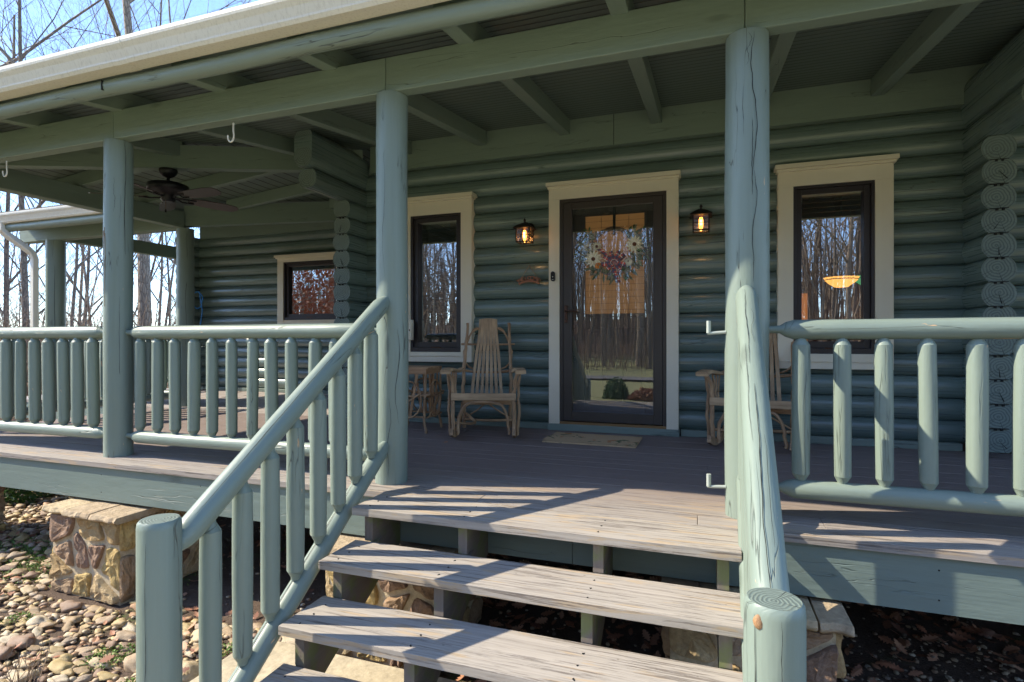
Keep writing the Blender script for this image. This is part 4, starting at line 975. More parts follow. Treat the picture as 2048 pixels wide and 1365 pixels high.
# ================================================================ PORCH FURNITURE
def arc(p, q, h, up, n=8): 
    p, q, up = V(p), V(q), V(up); return [p.lerp(q, i / n) + up * h * math.sin(PI * i / n) for i in range(n + 1)]
def smoothpath(pts, n=4):
    pts = [V(p) for p in pts]; out = []
    for i in range(len(pts) - 1):
        p0, p1, p2, p3 = pts[max(i - 1, 0)], pts[i], pts[i + 1], pts[min(i + 2, len(pts) - 1)]
        for k in range(n):
            t = k / n; out.append(.5 * ((2 * p1) + (-p0 + p2) * t + (2 * p0 - 5 * p1 + 4 * p2 - p3) * t * t + (-p0 + 3 * p1 - 3 * p2 + p3) * t ** 3))
    return out + [pts[-1]]
def stick(name, par, pts, r, n=4, m='rustic', wob=.34, sides=9):
    pts = smoothpath(pts, n); r = [q * .88 for q in r] if isinstance(r, list) else r * .9; sd = R.random() * 9; pts = [p + V((noise.noise(V((i * .6, sd, 0))), noise.noise(V((0, i * .6, sd))), 0)) * .011 for i, p in enumerate(pts)]; k = len(pts); rr = r if isinstance(r, list) else [r] * 2; rr = [rr[0] + (rr[-1] - rr[0]) * i / (k - 1) for i in range(k)]
    b = MB(); b.tube(pts, rr, m, sides, wob=wob); return b.build(name, par) if name else b
def board(b, p, q, wd, th, wdir, m):
    p, q, w_ = V(p), V(q), V(wdir).normalized(); d = (q - p).normalized(); nn = d.cross(w_).normalized() * th / 2; w_ = w_ * wd / 2
    b.slab([p - w_ - nn, p + w_ - nn, q + w_ - nn, q - w_ - nn], th, m, tuple(nn.normalized()))
# local frame: front = -Y, x right, z up, origin floor centre of the front
def rocking_chair():
    t = thing('rocking_chair', 'bentwood twig rocking chair with slatted back between the window and front door', 'chair', (-1.719, -.76, 0), rad(18), 'bentwood rocking chairs on the porch')
    hw = .255
    for s_ in (-1, 1):
        x = s_ * hw; b = MB()    # rocker: flat curved runner
        pts = [V((x, -.11 + .86 * i / 12, .026 + .46 * ((i / 12 - .36)) ** 2)) for i in range(13)]
        b.tube(pts, .030, 'rustic', prof=[(.42, 1), (-.42, 1), (-.42, -.8), (.42, -.8)], up=(0, 0, 1), smooth=False); b.build('rocker', t)
        stick('leg', t, [(x, .0, .04), (x * 1.0, -.005, .20), (x * 1.01, .0, .40), (x * 1.03, -.01, .50), (x * 1.14, -.03, .575)], [.019, .015])
        stick('leg', t, [(x + s_ * .028, .03, .04), (x + s_ * .04, .02, .25), (x + s_ * .035, .03, .42), (x + s_ * .05, .02, .56)], [.015, .012])
        stick('leg', t, [(x * .82, .50, .03), (x * .84, .49, .25), (x * .86, .47, .42), (x * .84, .50, .60), (x * .80, .58, .82), (x * .95 * .80, .62, 1.0)], [.019, .016])
        # arm
        b = MB(); ap = smoothpath([(x * 1.22, -.07, .575), (x * 1.18, .05, .59), (x * 1.08, .2, .575), (x * 1.0, .33, .56), (x * .92, .50, .575)], 4); n_ = len(ap)
        b.tube(ap, [.044 - .02 * i / (n_ - 1) for i in range(n_)], 'slat', prof=[(1, .28), (.8, .4), (-.8, .4), (-1, .28), (-1, -.28), (-.8, -.4), (.8, -.4), (1, -.28)], up=(0, 0, 1), smooth=False); b.build('armrest', t)
        for j in range(3): stick('arm_spindle', t, [(x * 1.02, .10 + .07 * j, .36), (x * 1.06, .14 + .09 * j, .47), (x * 1.06, .10 + .12 * j, .565)], .008, sides=7)
        stick('side_bend', t, [(x * .80, .585, .98 - .16), (x * .55, .60, .93), (x * .38, .60, .955)] , .009, sides=7)
        stick('back_loop', t, [(x * .34, .60, .95), (x * .62, .60, .90), (x * .84, .585, .76), (x * .86, .55, .66), (x * .72, .52, .60), (x * .45, .50, .565)], .0095, sides=7)
    b = MB(); b.box(-hw - .015, hw + .015, -.022, .0, .335, .395, 'slat'); b.build('seat_rail', t, bevel=.004)
    b = MB()
    for j in range(8): y = .01 + .056 * j; b.tube([(-hw, y, .385 - .006 * j), (0, y, .378 - .008 * j), (hw, y, .385 - .006 * j)], .012, 'slat', prof=[(1, .4), (-1, .4), (-1, -.4), (1, -.4)], up=(0, 0, 1), smooth=False)
    b.build('seat', t)
    b = MB(); b.box(-hw * .85, hw * .85, .42, .445, .25, .32, 'slatnew'); b.build('seat_rail', t)
    stick('front_bend', t, [(-hw + .045, -.005, .05), (-hw + .05, -.008, .17), (-.17, -.012, .275), (-.10, -.014, .315), (0, -.015, .322), (.10, -.014, .315), (.17, -.012, .275), (hw - .05, -.008, .17), (hw - .045, -.005, .05)], .013)
    stick('stretcher', t, [(-.20, .44, .115), (0, .43, .105), (.23, .42, .11)], .014); stick('stretcher', t, [(-.26, .05, .14), (-.1, .3, .1), (-.2, .5, .16)], .014)
    stick('brace', t, [(-.22, .47, .12), (-.1, .46, .19), (0, .45, .27)], .008, sides=7); stick('brace', t, [(.22, .47, .12), (.1, .46, .19), (0, .45, .27)], .008, sides=7)
    stick('cross_rail', t, [(-.25, .585, .80), (0, .59, .795), (.25, .585, .80)], .011); stick('cross_rail', t, [(-.26, .50, .565), (-.1, .49, .545), (.1, .49, .545), (.26, .50, .565)], .013)
    for i in range(7):      # slats fan from wide at the seat to narrow at the top
        u = (i - 3) / 3; b = MB(); pts = smoothpath([(u * .135, .40, .335), (u * .122, .45, .50), (u * .10, .535, .72), (u * .080, .60, .90), (u * .072, .635, 1.045 - .008 * u * u)], 4); k = len(pts)
        b.tube(pts, [.0135 - .0012 * j / (k - 1) for j in range(k)], 'slat', prof=[(.25, 1), (-.25, 1), (-.25, -1), (.25, -1)], up=(1, 0, 0), smooth=False); b.build('back_slat', t)
    return t
rc = rocking_chair()
dup(rc, (.352, -.55, 0), rad(-13), 'bentwood twig rocking chair standing behind the right porch post below the right window', None, (1.10, 1, 1))
def side_table():
    t = thing('side_table', 'small square twig side table with bent hoop sides under the left window', 'table', (-2.53, -.44, 0), rad(4))
    h = .17
    b = MB()
    for i in range(6): y = -h + .004 + i * (2 * h / 6); b.box(-h - .02, h + .02, y, y + 2 * h / 6 - .006, .575, .592, 'slatnew')
    b.build('table_top', t, bevel=.002)
    b = MB(); b.box(-h - .012, h + .012, -h - .012, -h, .53, .575, 'slatnew'); b.box(h, h + .012, -h, h, .53, .575, 'slatnew'); b.box(-h - .012, h + .012, h, h + .012, .53, .575, 'slatnew'); b.box(-h - .012, -h, -h, h, .53, .575, 'slatnew'); b.build('apron', t, bevel=.002)
    for sx in (-1, 1):
        for sy in (-1, 1): stick('leg', t, [(sx * (h + .01), sy * (h + .01), 0), (sx * (h - .015), sy * h, .16), (sx * (h + .0), sy * (h + .005), .34), (sx * (h + .0), sy * (h + .0), .58)], [.0135, .012])
    for a in range(4):
        M4 = Matrix.Rotation(a * PI / 2, 3, 'Z'); q = lambda p: M4 @ V(p)
        hoop = [q((.14 * math.cos(k), -h - .02, .30 + .17 * math.sin(k))) for k in [2 * PI * i / 16 for i in range(17)]]; b = MB(); b.tube(hoop, .0075, 'rustic', 7, wob=.2); b.build('hoop', t)
        stick('stretcher', t, [q((-h - .03, -h - .012, .33)), q((0, -h - .02, .325)), q((h + .05, -h - .012, .35))], .012); stick('stretcher', t, [q((-h, -h - .012, .14)), q((h, -h - .012, .145))], .010)
        b = MB()
        for dx in (-.07, 0, .07): board(b, q((dx * 1.3, -h - .006, .53)), q((dx * .6 - .02, -h - .006, .14)), .024, .007, q((1, 0, 0)), 'slatnew')
        b.build('side_slats', t); stick('brace', t, [q((-.13, -h - .025, .15)), q((0, -h - .03, .27)), q((.14, -h - .02, .36))], .008, sides=7)
    return t
side_table()
b = MB(); n = 24; xs = [-.375 + .75 * i / n for i in range(n + 1)]; ys = [-.225 + .45 * i / 12 for i in range(13)]
vs = [(x, y, .014 + .002 * noise.noise(V((x * 5, y * 5, 1))) + (.012 * max(0, (abs(x) - .33) / .05) * (1 if y < 0 and x < 0 else .2))) for y in ys for x in xs]
F = [(j * (n + 1) + i, j * (n + 1) + i + 1, (j + 1) * (n + 1) + i + 1, (j + 1) * (n + 1) + i) for j in range(12) for i in range(n)]; b.add(vs, F, [[(0, 0)] * 4] * len(F), 'mat', True)
b.box(-.375, .375, -.225, .225, 0.001, .012, 'mat'); tag(b.build('doormat', loc=(-.853, -.465, .001), rotz=rad(-1)), 'tan coir doormat with a faded leaf pattern before the front door', 'doormat')

# ---- wall lanterns
def lantern():
    t = thing('wall_lantern', 'lit bronze wall lantern between the left window and the front door', 'lantern', (-1.551, -.16, 1.74), 0, 'wall lanterns'); h = .062
    b = MB()
    for sx in (-1, 1):
        for sy in (-1, 1): b.box(sx * h - .005, sx * h + .005, sy * h - .005, sy * h + .005, 0, .13, 'lantern')
    for z in (0, .062, .126):
        w_ = .005 if z != .062 else .0025
        for s_ in (-1, 1): b.box(-h, h, s_ * h - w_, s_ * h + w_, z, z + 2 * w_, 'lantern'); b.box(s_ * h - w_, s_ * h + w_, -h, h, z, z + 2 * w_, 'lantern')
    for s_ in (-1, 1): b.box(-.0025, .0025, s_ * h - .0025, s_ * h + .0025, 0, .13, 'lantern'); b.box(s_ * h - .0025, s_ * h + .0025, -.0025, .0025, 0, .13, 'lantern')
    b.build('cage', t)
    b = MB(); lev = [(.088, .128), (.088, .136), (.05, .166), (.022, .182), (.012, .186)]; vs = []
    for r_, z in lev: vs += [(-r_, -r_, z), (r_, -r_, z), (r_, r_, z), (-r_, r_, z)]
    F = [(l * 4 + k, l * 4 + (k + 1) % 4, (l + 1) * 4 + (k + 1) % 4, (l + 1) * 4 + k) for l in range(4) for k in range(4)] + [(3, 2, 1, 0), (16, 17, 18, 19)]; b.add(vs, F, [[(0, 0)] * 4] * len(F), 'lantern')
    b.tube([(0, 0, .184), (0, 0, .198), (0, 0, .206), (0, 0, .216), (0, 0, .228)], [.009, .007, .013, .011, .002], 'lantern', 10); b.build('roof', t)
    b = MB()
    for s_ in (-1, 1):
        b.poly([(-h, s_ * (h - .002), .004), (h, s_ * (h - .002), .004), (h, s_ * (h - .002), .126), (-h, s_ * (h - .002), .126)], 'lampglass'); b.poly([(s_ * (h - .002), -h, .004), (s_ * (h - .002), h, .004), (s_ * (h - .002), h, .126), (s_ * (h - .002), -h, .126)], 'lampglass')
    b.build('glass', t)
    b = MB(); b.tube([(0, 0, .004), (0, 0, .02), (0, 0, .045), (0, 0, .075), (0, 0, .10), (0, 0, .118)][::-1], [.012, .016, .019, .017, .011, .003], 'bulb', 12); b.tube([(0, -.012, .05), (0, -.012, .095)], .0095, 'bulbtip', 8); b.build('bulb', t)
    b = MB(); b.tube([(.0, .165, .165), (0, .15, .165)], .05, 'lantern', 20); b.tube(smoothpath([(0, .15, .175), (0, .09, .20), (0, .03, .19), (0, .0, .20)]), .009, 'lantern', 8); b.build('wall_mount', t)
    li = bpy.data.lights.new('lantern_light', 'POINT'); li.energy = .2; li.color = (1, .55, .22); li.shadow_soft_size = .02; lo_ = bpy.data.objects.new('lantern_light', li); C.objects.link(lo_); lo_.parent = t; lo_.location = (0, -.03, .065)
    return t
la = lantern(); dup(la, (-.004, -.16, 1.745), 0, 'lit bronze wall lantern between the front door and the right porch post')

# ---- WELCOME sign
t = thing('welcome_sign', 'small carved wooden WELCOME sign hanging on twine from the log wall', 'sign', (-1.553, -.005, 1.40))
b = MB(); word = 'WELCOME'; cu = bpy.data.curves.new('tmp', 'FONT')
for i, ch in enumerate(word):
    cu = bpy.data.curves.new('tmp', 'FONT'); cu.body = ch; cu.size = .052; cu.extrude = .0045; cu.offset = .0012; cu.align_x = 'CENTER'; tob = bpy.data.objects.new('tmp', cu); C.objects.link(tob)
    me = tob.evaluated_get(bpy.context.evaluated_depsgraph_get()).to_mesh(); u = (i - 3) / 3
    a = -u * .42; M4 = Matrix.Translation((math.sin(-a) * .215, -.012, math.cos(a) * .215 - .215 + .012)) @ Matrix.Rotation(-a, 4, 'Y') @ Matrix.Rotation(PI / 2, 4, 'X')
    vs = [M4 @ v.co for v in me.vertices]; fs = [list(p.vertices) for p in me.polygons]; b.add(vs, fs, [[(0, 0)] * len(f) for f in fs], 'signwood'); tob.to_mesh_clear(); bpy.data.objects.remove(tob); bpy.data.curves.remove(cu)
b.build('lettering', t)
b = MB(); pts = [V((math.sin(a) * .213, -.012, math.cos(a) * .213 - .215)) for a in [-.5 + i * .1 for i in range(11)]]; b.tube(pts, .011, 'signwood', prof=[(.4, 1), (-.4, 1), (-.4, -.6), (.4, -.6)], up=(0, 0, 1), smooth=False); b.build('base_strip', t)
b = MB(); b.tube([(-.075, -.012, .035), (0, -.004, .15)], .0025, 'twine', 6); b.tube([(.078, -.012, .035), (0, -.004, .15)], .0025, 'twine', 6); b.tube([(0, .01, .15), (0, -.01, .152)], .003, 'black', 6); b.build('cord', t)

# ---- wreath (on the inner door, behind the storm glass)
M['wleaf2'] = simple('pale_wreath_leaf', (.42, .45, .34), .6, 0, .3)
wr = thing('wreath', 'twig wreath with daisies, small pumpkins and a plaid bow hanging on the door', 'wreath', (-.765, .045, 1.655)); WR = .205
r = random.Random(3); b = MB()
for k in range(26):
    ph = r.uniform(0, 6.28); o1, o2 = r.uniform(-.022, .022), r.uniform(-.014, .014); pts = [V(((WR + o1 * math.cos(3 * a + ph)) * math.cos(a), o2 * math.sin(2 * a + ph), (WR + o1 * math.cos(3 * a + ph)) * math.sin(a))) for a in [2 * PI * i / 36 for i in range(37)]]; b.tube(pts, .0028, 'twig', 5)
b.build('twig_ring', wr)
def wleaf(b, c, d, L, w_, m='wleaf'):
    c, d = V(c), V(d).normalized(); s_ = d.cross(V((0, -1, 0))).normalized() * w_; o_ = V((0, -.012, 0)); b.add([c, c + d * L * .35 + s_ * .8 + o_, c + d * L * .7 + s_ * .7 + o_, c + d * L, c + d * L * .7 - s_ * .7 + o_, c + d * L * .35 - s_ * .8 + o_, c + d * L * .5 + o_ * .2], [(0, 1, 6), (1, 2, 6), (2, 3, 6), (3, 4, 6), (4, 5, 6), (5, 0, 6)], [[(0, 0)] * 3] * 6, m)
b = MB()
for (a0, a1, n_) in ((140, 235, 80), (235, 300, 34), (-55, 40, 80)):
    for _ in range(n_): a = rad(r.uniform(a0, a1)); p = (WR * math.cos(a) + r.uniform(-.05, .05), -.02 - r.random() * .03, WR * math.sin(a) + r.uniform(-.05, .05)); d = (math.cos(a) + r.uniform(-.8, .8), r.uniform(-.3, 0), math.sin(a) + r.uniform(-.8, .8)); wleaf(b, p, d, r.uniform(.05, .095), .014, 'wleaf' if r.random() < .6 else 'wleaf2')
for (bx, bz, dx, dz) in ((-.19, .08, -1, .25), (-.18, .11, -.5, .9), (-.21, .05, -1, -.1), (-.2, .1, -.9, .6), (.19, .11, .8, .5), (.22, -.03, 1, -.3), (-.24, -.03, -1, -.1), (-.2, .0, -1, .5), (.2, .06, 1, .6), (.21, .0, 1, .1)):
    for j in range(7): q = V((bx, -.02, bz)) + V((dx, 0, dz)).normalized() * j * .016; sd_ = 1 if j % 2 else -1; wleaf(b, q, (dx + sd_ * dz * .9, -.1, dz - sd_ * dx * .9), .055, .011)
b.build('foliage', wr)
def flower(c, R_):
    b = MB()
    for ring, (n_, rr_, tl) in enumerate(((13, R_, .25), (11, R_ * .72, .5))):
        for k in range(n_): a = 2 * PI * k / n_ + ring * .2; wleaf(b, V(c) + V((0, -.008 * ring, 0)), (math.cos(a), -tl, math.sin(a)), rr_, R_ * .19, 'petal')
    b.blob(V(c) + V((0, -.016, 0)), (R_ * .32, .012, R_ * .32), 'daisy_eye', 2, .2); b.build('flower', wr)
flower((-.17, -.05, -.075), .085); flower((.20, -.05, .04), .085); flower((-.22, -.035, .03), .062); flower((-.14, -.04, .04), .055); flower((.235, -.03, -.02), .05)
def pumpkin(c, R_, m):
    b = MB(); n_ = 24; vs = []; F = []
    for j in range(9):
        th = PI * j / 8
        for i in range(n_): a = 2 * PI * i / n_; q = R_ * math.sin(th) * (1 - .10 * abs(math.cos(a * 4))); vs.append(V(c) + V((q * math.cos(a), -R_ * .8 * math.cos(th) * -1 - .0, q * math.sin(a))))
    for j in range(8):
        for i in range(n_): F.append((j * n_ + i, j * n_ + (i + 1) % n_, (j + 1) * n_ + (i + 1) % n_, (j + 1) * n_ + i))
    b.add(vs, F, [[(0, 0)] * 4] * len(F), m, True); b.tube([V(c) + V((0, -R_ * .75, 0)), V(c) + V((.003, -R_ * 1.2, .004))], .006, 'twig', 6); b.build('pumpkin', wr)
pumpkin((-.13, -.05, -.135), .036, 'pumpkin_o'); pumpkin((.145, -.05, -.115), .042, 'pumpkin_w'); pumpkin((-.155, -.03, .10), .022, 'pumpkin_o')
b = MB()
for k in range(34):
    a = rad(r.choice((r.uniform(20, 75), r.uniform(130, 160)))); q = WR + r.uniform(-.05, .05); b.blob((q * math.cos(a), -.03, q * math.sin(a)), (.0055,) * 3, 'berry', 1)
b.build('berries', wr)
b = MB(); c0 = V((.02, -.055, -.12))
for (dx, dz, s_) in ((-.09, .06, 1), (.085, .07, 1), (-.11, -.01, .9), (.10, -.02, .9), (-.03, .10, .8), (.04, .10, .8), (-.06, -.05, .7), (.05, -.06, .7)):
    e = V((dx, 0, dz)); side = V((-dz, 0, dx)).normalized(); pts = [c0, c0 + e * .5 + V((0, -.045, 0)), c0 + e + V((0, -.025, 0)), c0 + e * 1.02 + V((0, 0, 0)), c0 + e * .5 + V((0, .006, 0)), c0]; b.ribbon(smoothpath(pts, 4), .042 * s_, (side + V((0, .25, 0))).normalized(), 'plaid')
for (x1, z1, x2, z2) in ((.0, -.19, .04, -.275), (.05, -.16, .02, -.23), (-.12, .0, -.17, .03)): b.ribbon(smoothpath([c0, c0 + V((x1, -.02, z1 + .12)), (x2 + .02, -.05, z2 - .02)], 5), .04, V((1, .3, .3)).normalized(), 'plaid')
b.blob(c0 + V((0, -.015, 0)), (.02, .018, .022), 'plaid', 2); b.build('bow', wr)

# ---- ceiling fan
fan = thing('ceiling_fan', 'dark five blade ceiling fan hanging from the porch hip beam', 'ceiling fan', (-4.84, -1.11, 0)); 
b = MB(); b.tube([(0, 0, 2.475), (0, 0, 2.46), (0, 0, 2.43), (0, 0, 2.41), (0, 0, 2.395)], [.078, .08, .068, .05, .02], 'fan', 24); b.build('canopy', fan)
b = MB(); b.tube([(0, 0, 2.40), (0, 0, 2.33)], .014, 'fan', 12); b.build('rod', fan)
b = MB(); b.tube([(0, 0, 2.345), (0, 0, 2.338), (0, 0, 2.325), (0, 0, 2.275), (0, 0, 2.26), (0, 0, 2.235), (0, 0, 2.225), (0, 0, 2.18), (0, 0, 2.165)], [.05, .14, .175, .178, .15, .08, .062, .062, .045], 'fan', 32); b.build('motor_housing', fan)
b = MB(); b.tube([(.03, -.05, 2.17), (.035, -.055, 2.08)], .0015, 'brass', 5); b.tube([(.035, -.055, 2.08), (.035, -.055, 2.05)], [.004, .009], 'fan', 8); b.build('pull_chain', fan)
for k in range(5):
    a = rad(70 + 72 * k); M4 = Matrix.Translation((0, 0, 2.21)) @ Matrix.Rotation(a, 4, 'Z') @ Matrix.Rotation(rad(-15), 4, 'X')
    b = MB(); ol = [(.19, -.055), (.30, -.068), (.52, -.075), (.62, -.06), (.655, -.02), (.655, .02), (.62, .06), (.52, .075), (.30, .068), (.19, .055)]
    top = [M4 @ V((x, y, .003)) for x, y in ol]; bot = [M4 @ V((x, y, -.003)) for x, y in ol]; n_ = len(ol)
    b.add(top, [list(range(n_))], [ol], 'bladetop'); b.add(bot, [list(range(n_))[::-1]], [ol[::-1]], 'blade'); b.add(top + bot, [[i, n_ + i, n_ + (i + 1) % n_, (i + 1) % n_] for i in range(n_)], [[(0, 0)] * 4] * n_, 'blade'); bl = b.build('blade', fan)
    b = MB()
    for s_ in (-1, 1): b.tube([M4 @ V(p) for p in ((.07, 0, -.005), (.14, s_ * .035, -.012), (.24, s_ * .03, -.008))], [.009, .007, .006], 'fan', 6)
    b.tube([M4 @ V(p) for p in ((.18, -.03, -.010), (.18, .03, -.010))], .006, 'fan', 6); b.build('blade_iron', bl)

# ---- plant hooks under the front beam
def hook(x, lab):
    b = MB(); b.tube(smoothpath([(0, 0, 0), (0, 0, -.05), (.004, 0, -.085), (-.006, 0, -.115), (-.03, 0, -.12), (-.044, 0, -.10), (-.048, 0, -.075)], 4), .0055, 'white', 8); return tag(b.build('plant_hook', loc=(x, -2.2, 2.262)), lab, 'hook', 'plant hooks under the front beam')
hook(-2.905, 'white plant hook under the front beam, between the sap-streaked post and the stair post'); hook(-5.22, 'white plant hook under the front beam near the left edge of the picture')
# ---- blue hose coil
b = MB(); pts = [(-8.02 + .11 * math.cos(a) + .01 * math.sin(5 * a), 1.98, 1.52 + .14 * math.sin(a)) for a in [i * .35 for i in range(40)]]; pts = smoothpath(pts, 2) + [V((-7.9, 1.97, 1.35)), V((-7.92, 1.96, 1.15)), V((-7.98, 1.95, .95)), V((-8.0, 1.94, .02))]
b.tube(pts, .009, 'hose', 8); hb = b.build('hose_coil'); tag(hb, 'bright blue hose hanging in a coil on the far log corner', 'hose')
b = MB(); b.tube([(-8.02, 2.03, 1.68), (-8.02, 1.93, 1.68), (-8.02, 1.92, 1.71)], .008, 'black', 6); b.build('hose_hook', hb)

# ---- pendant lamps inside the right window
def pendant(loc, s_, m, lab):
    t = thing('pendant_lamp', lab, 'lamp', loc, 0, 'pendant lamps indoors'); b = MB(); b.tube([(0, 0, .0), (0, 0, .04), (0, 0, .07)], [.09 * s_, .17 * s_, .22 * s_], m, 12, smooth=False, cap=False); b.tube([(0, 0, .078), (0, 0, .095)], [.22 * s_, .235 * s_], m, 12, smooth=False, cap=False); b.build('lamp_shade', t)
    b = MB(); b.tube([(0, 0, .05), (0, 0, 2.9 - loc[2])], .006, 'black', 6); b.tube([(.22 * s_ * math.cos(i * PI / 6), .22 * s_ * math.sin(i * PI / 6), .073) for i in range(13)], .004, 'black', 5); b.build('lamp_frame', t); return t
pendant((1.32, 1.25, 1.37), .68, 'shade_amber', 'lit amber bowl lamp seen through the right window'); pendant((1.62, 1.5, 1.40), .68, 'shade_green', 'green glass lamp beside the amber lamp behind the right window')

# ================================================================ TREES
def tree(name, seed, H, r0, levels=4, spread=.55, bias=(0, 0, 0), first=.35, mtl='bark', twig='twig', kids=5):
    r = random.Random(seed); tr = MB(); cw = MB()
    def grow(p, d, L, rr, lev):
        n_ = 5 if lev == 0 else 4; pts = [p]; q = V(p); dd = V(d)
        for i in range(n_):
            dd = (dd + V((r.uniform(-1, 1), r.uniform(-1, 1), r.uniform(-.5, .9))) * (.07 if lev == 0 else .24)).normalized(); q = q + dd * L / n_; pts.append(V(q))
        end = rr * (.32 if lev == 0 else .25); rads = [rr + (end - rr) * i / n_ for i in range(n_ + 1)]
        (tr if lev == 0 else cw).tube(pts, rads, mtl if lev < 2 else twig, 9 if lev == 0 else (5 if lev == 1 else 3), cap=False, wob=.08 if lev == 0 else 0)
        if lev >= levels: return
        k = kids + (3 if lev == 0 else 0)
        for j in range(k):
            t = r.uniform(first if lev == 0 else .25, 1); i = min(int(t * n_), n_ - 1); f = t * n_ - i; bp = pts[i].lerp(pts[i + 1], f); ax = (pts[i + 1] - pts[i]).normalized(); x_, y_ = perp(ax); a = r.uniform(0, 6.28); side = x_ * math.cos(a) + y_ * math.sin(a)
            nd = (ax * (1 - spread) + side * spread * r.uniform(.7, 1.3) + V((0, 0, .18))).normalized(); rr2 = (rads[i] + (rads[i + 1] - rads[i]) * f) * r.uniform(.42, .7); grow(bp, nd, L * r.uniform(.38, .62) * (1.15 if lev == 0 else 1), rr2, lev + 1)
    grow(V((0, 0, -.2)), V((r.uniform(-.06, .06), r.uniform(-.06, .06), 1)).normalized(), H, r0, 0)
    t = bpy.data.objects.new(name, None); C.objects.link(t); tr.build('trunk', t); cw.build('branches', t); return t
kinds = [tree('bare_tree', 1, 15, .19, 5, kids=4), tree('bare_tree', 2, 13, .11, 5, kids=4, mtl='bark2'), tree('bare_tree', 3, 16, .13, 5, kids=4, first=.2), tree('bare_tree', 4, 10, .052, 4, kids=6, first=.08, mtl='bark2'), tree('bare_tree', 9, 9, .042, 4, kids=6, first=.06), tree('bare_tree', 12, 14, .09, 5, kids=4, first=.12, mtl='bark2')]
usedk = [False] * 6
def put(k, x, y, s_, rz, lab, grp, name='bare_tree'):
    o = kinds[k] if not usedk[k] else dup(kinds[k]); usedk[k] = True
    o.location = (x, y, gz(x, y)); o.rotation_euler.z = rz; o.scale = (s_,) * 3; tag(o, lab, 'tree', grp); o.name = name; return o
rt = random.Random(21)
def at(px, dist):     # a point on the ground at picture column px, dist metres deep
    u = (px - 1024) / 1095; s_, c_ = math.sin(rad(19.09)), math.cos(rad(19.09)); return dist * (-s_ + u * c_), dist * (c_ + u * s_) - 5
big_ = at(291, 15.5); o = put(0, big_[0], big_[1], 1.0, 1.0, 'thick tan barked tree seen between the sap-streaked post and the blue hose', None)
G1, G2 = 'leafless trees in the woods left of the house', 'leafless trees in the woods across the lawn'
for px, d, k, s_ in ((8, 18, 5, .9), (50, 17, 1, 1.0), (130, 17, 3, 1.1), (165, 22, 5, .85), (195, 19, 4, 1.2), (345, 20, 3, .9), (318, 18, 4, 1.1), (240, 27, 1, 1.0), (-80, 18, 1, 1.1)):
    x, y = at(px, d); put(k, x, y, s_, rt.uniform(0, 6.28), 'leafless brown tree in the woods seen through the left porch bay', G1)
for i in range(48):
    px = rt.uniform(-500, 420); d = rt.uniform(20, 60); x, y = at(px, d); put(rt.choice((3, 4, 5, 3, 4)), x, y, rt.uniform(.75, 1.15), rt.uniform(0, 6.28), 'leafless brown tree in the woods seen through the left porch bay', G1)
# tall trees whose tops show over the gutter
for px, d, k, s_, rz in ((20, 21, 4, 1.65, .5), (265, 24, 3, 1.75, 2.2), (385, 26, 4, 2.1, 3.0), (150, 28, 4, 1.9, 4.0), (-120, 16, 1, 1.3, 1)):
    x, y = at(px, d); put(k, x, y, s_, rz, {20: 'tall leafless tree whose top fills the upper left corner above the gutter', 265: 'tall leafless tree reaching highest above the middle of the gutter', 385: 'rightmost leafless treetop above the gutter', 150: 'thin leafless treetop low over the gutter between two taller trees', -120: 'tall leafless tree cut by the left picture edge'}[px], 'tall leafless trees above the gutter')
# woods behind the photographer, reflected in the windows and storm door
for i in range(150):
    x = rt.uniform(-36, 42); y = -rt.uniform(27, 62); put(rt.choice((0, 1, 2, 2, 5, 5, 3, 1)), x, y, rt.uniform(.9, 1.35), rt.uniform(0, 6.28), 'leafless tree in the woods across the lawn, seen only as a reflection in the glass', G2)
for k in range(6):
    if not usedk[k]: put(k, -20 - k, 10, 1, 0, 'leafless brown tree in the woods seen through the left porch bay', G1)
b = MB()
for _ in range(2400):
    x = rt.uniform(-75, 80); y = -rt.uniform(36, 80); z = gz(x, y); h = rt.uniform(6, 13); r_ = rt.uniform(.05, .13); p = V((x, y, z - .2)); q = p + V((rt.uniform(-.6, .6), rt.uniform(-.5, .5), h * .5)); e = q + V((rt.uniform(-.8, .8), rt.uniform(-.5, .5), h * .5)); b.tube([p, q, e], [r_, r_ * .7, r_ * .15], 'bark2' if rt.random() < .6 else 'bark', 4, cap=False)
    for j in range(9):
        f = p.lerp(q, rt.uniform(.5, 1)) if j < 3 else q.lerp(e, rt.random()); g = f + V((rt.uniform(-1.4, 1.4), rt.uniform(-.6, .6), rt.uniform(.5, 1.8))); b.tube([f, g, g + V((rt.uniform(-.8, .8), 0, rt.uniform(.2, 1)))], [r_ * .3, r_ * .17, .008], 'twig', 3, cap=False)
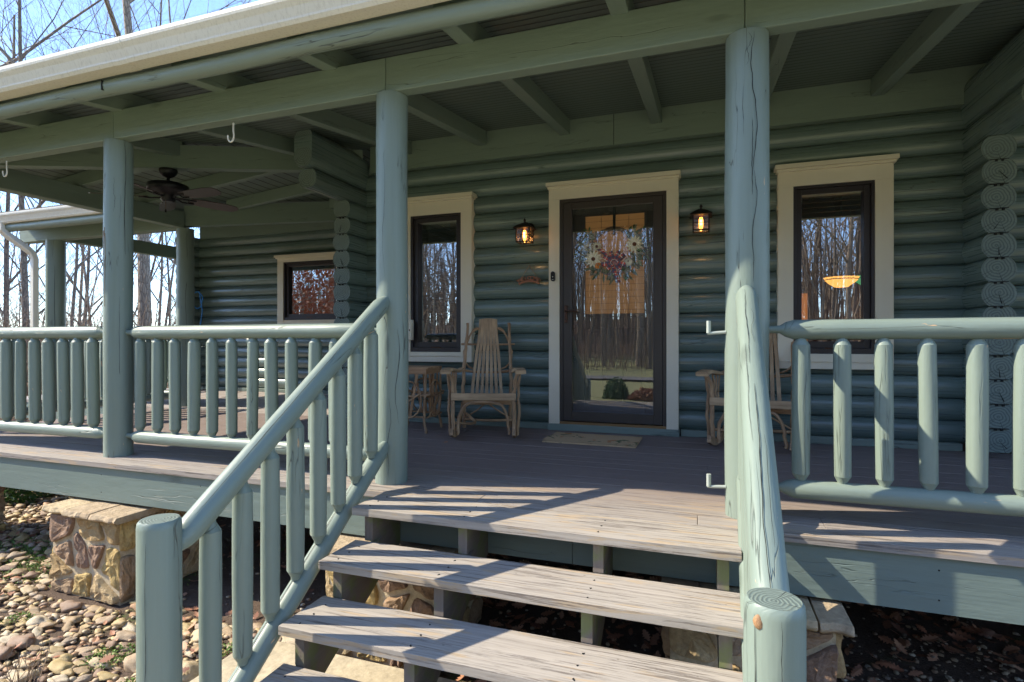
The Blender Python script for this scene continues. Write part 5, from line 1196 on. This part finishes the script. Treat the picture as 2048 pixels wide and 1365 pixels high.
o = b.build('far_woods'); struct(o, 'stuff'); o['label'] = 'bare woods covering the hillside across the lawn'
# undergrowth: fine twigs in the woods on the left and a russet thicket
b = MB()
for _ in range(2600):
    px = rs.uniform(-150, 400); d = rs.uniform(11.5, 30); x, y = at(px, d); p = V((x, y, gz(x, y))); h = rs.uniform(.8, 3.2); d1 = V((rs.uniform(-.35, .35), rs.uniform(-.35, .35), 1)); q = p + d1 * h * .5; e = q + V((rs.uniform(-.5, .5), rs.uniform(-.5, .5), 1)) * h * .45; b.tube([p, q, e], [.012, .008, .003], 'twig', 3, cap=False)
    for j in range(2): f = q.lerp(e, rs.random()); b.tube([f, f + V((rs.uniform(-.5, .5), rs.uniform(-.5, .5), .4)) * rs.uniform(.4, 1)], [.005, .002], 'twig', 3, cap=False)
o = b.build('undergrowth'); struct(o, 'stuff'); o['label'] = 'thin bare saplings and brush on the woodland floor'
b = MB()
for _ in range(1500):
    x = rs.uniform(-30, 34); y = -rs.uniform(26, 32); p = V((x, y, GZ)); h = rs.uniform(.8, 3.5); q = p + V((rs.uniform(-.3, .3), rs.uniform(-.3, .3), 1)) * h; b.tube([p, q], [.02, .005], 'twig', 3, cap=False)
    for j in range(3): f = p.lerp(q, rs.uniform(.3, 1)); b.tube([f, f + V((rs.uniform(-.6, .6), rs.uniform(-.6, .6), .5)) * rs.uniform(.4, 1)], [.008, .002], 'twig', 3, cap=False)
o = b.build('undergrowth'); struct(o, 'stuff'); o['label'] = 'bare brush along the wood edge across the lawn'
for i in range(12):
    u = rs.uniform(-12, 0); 
tuft('round_bush', (-2.35, -11.2, GZ), 2600, .36, .62, 'shrub', .07, 'round clipped bush on the lawn reflected in the storm door glass', 'bush')
tuft('ornamental_grass', (-1.5, -11.0, GZ), 1400, .45, .3, 'rustgrass', .12, 'rusty red dry grass clump reflected low in the storm door glass', 'grass clump')
# russet oak leaves thicket reflected in the small far window
tuft('beech_thicket', (-13.2, -6.6, GZ), 9000, 2.6, 6.4, 'russet', .15, 'russet leaved young beech reflected in the small far window', 'bush')
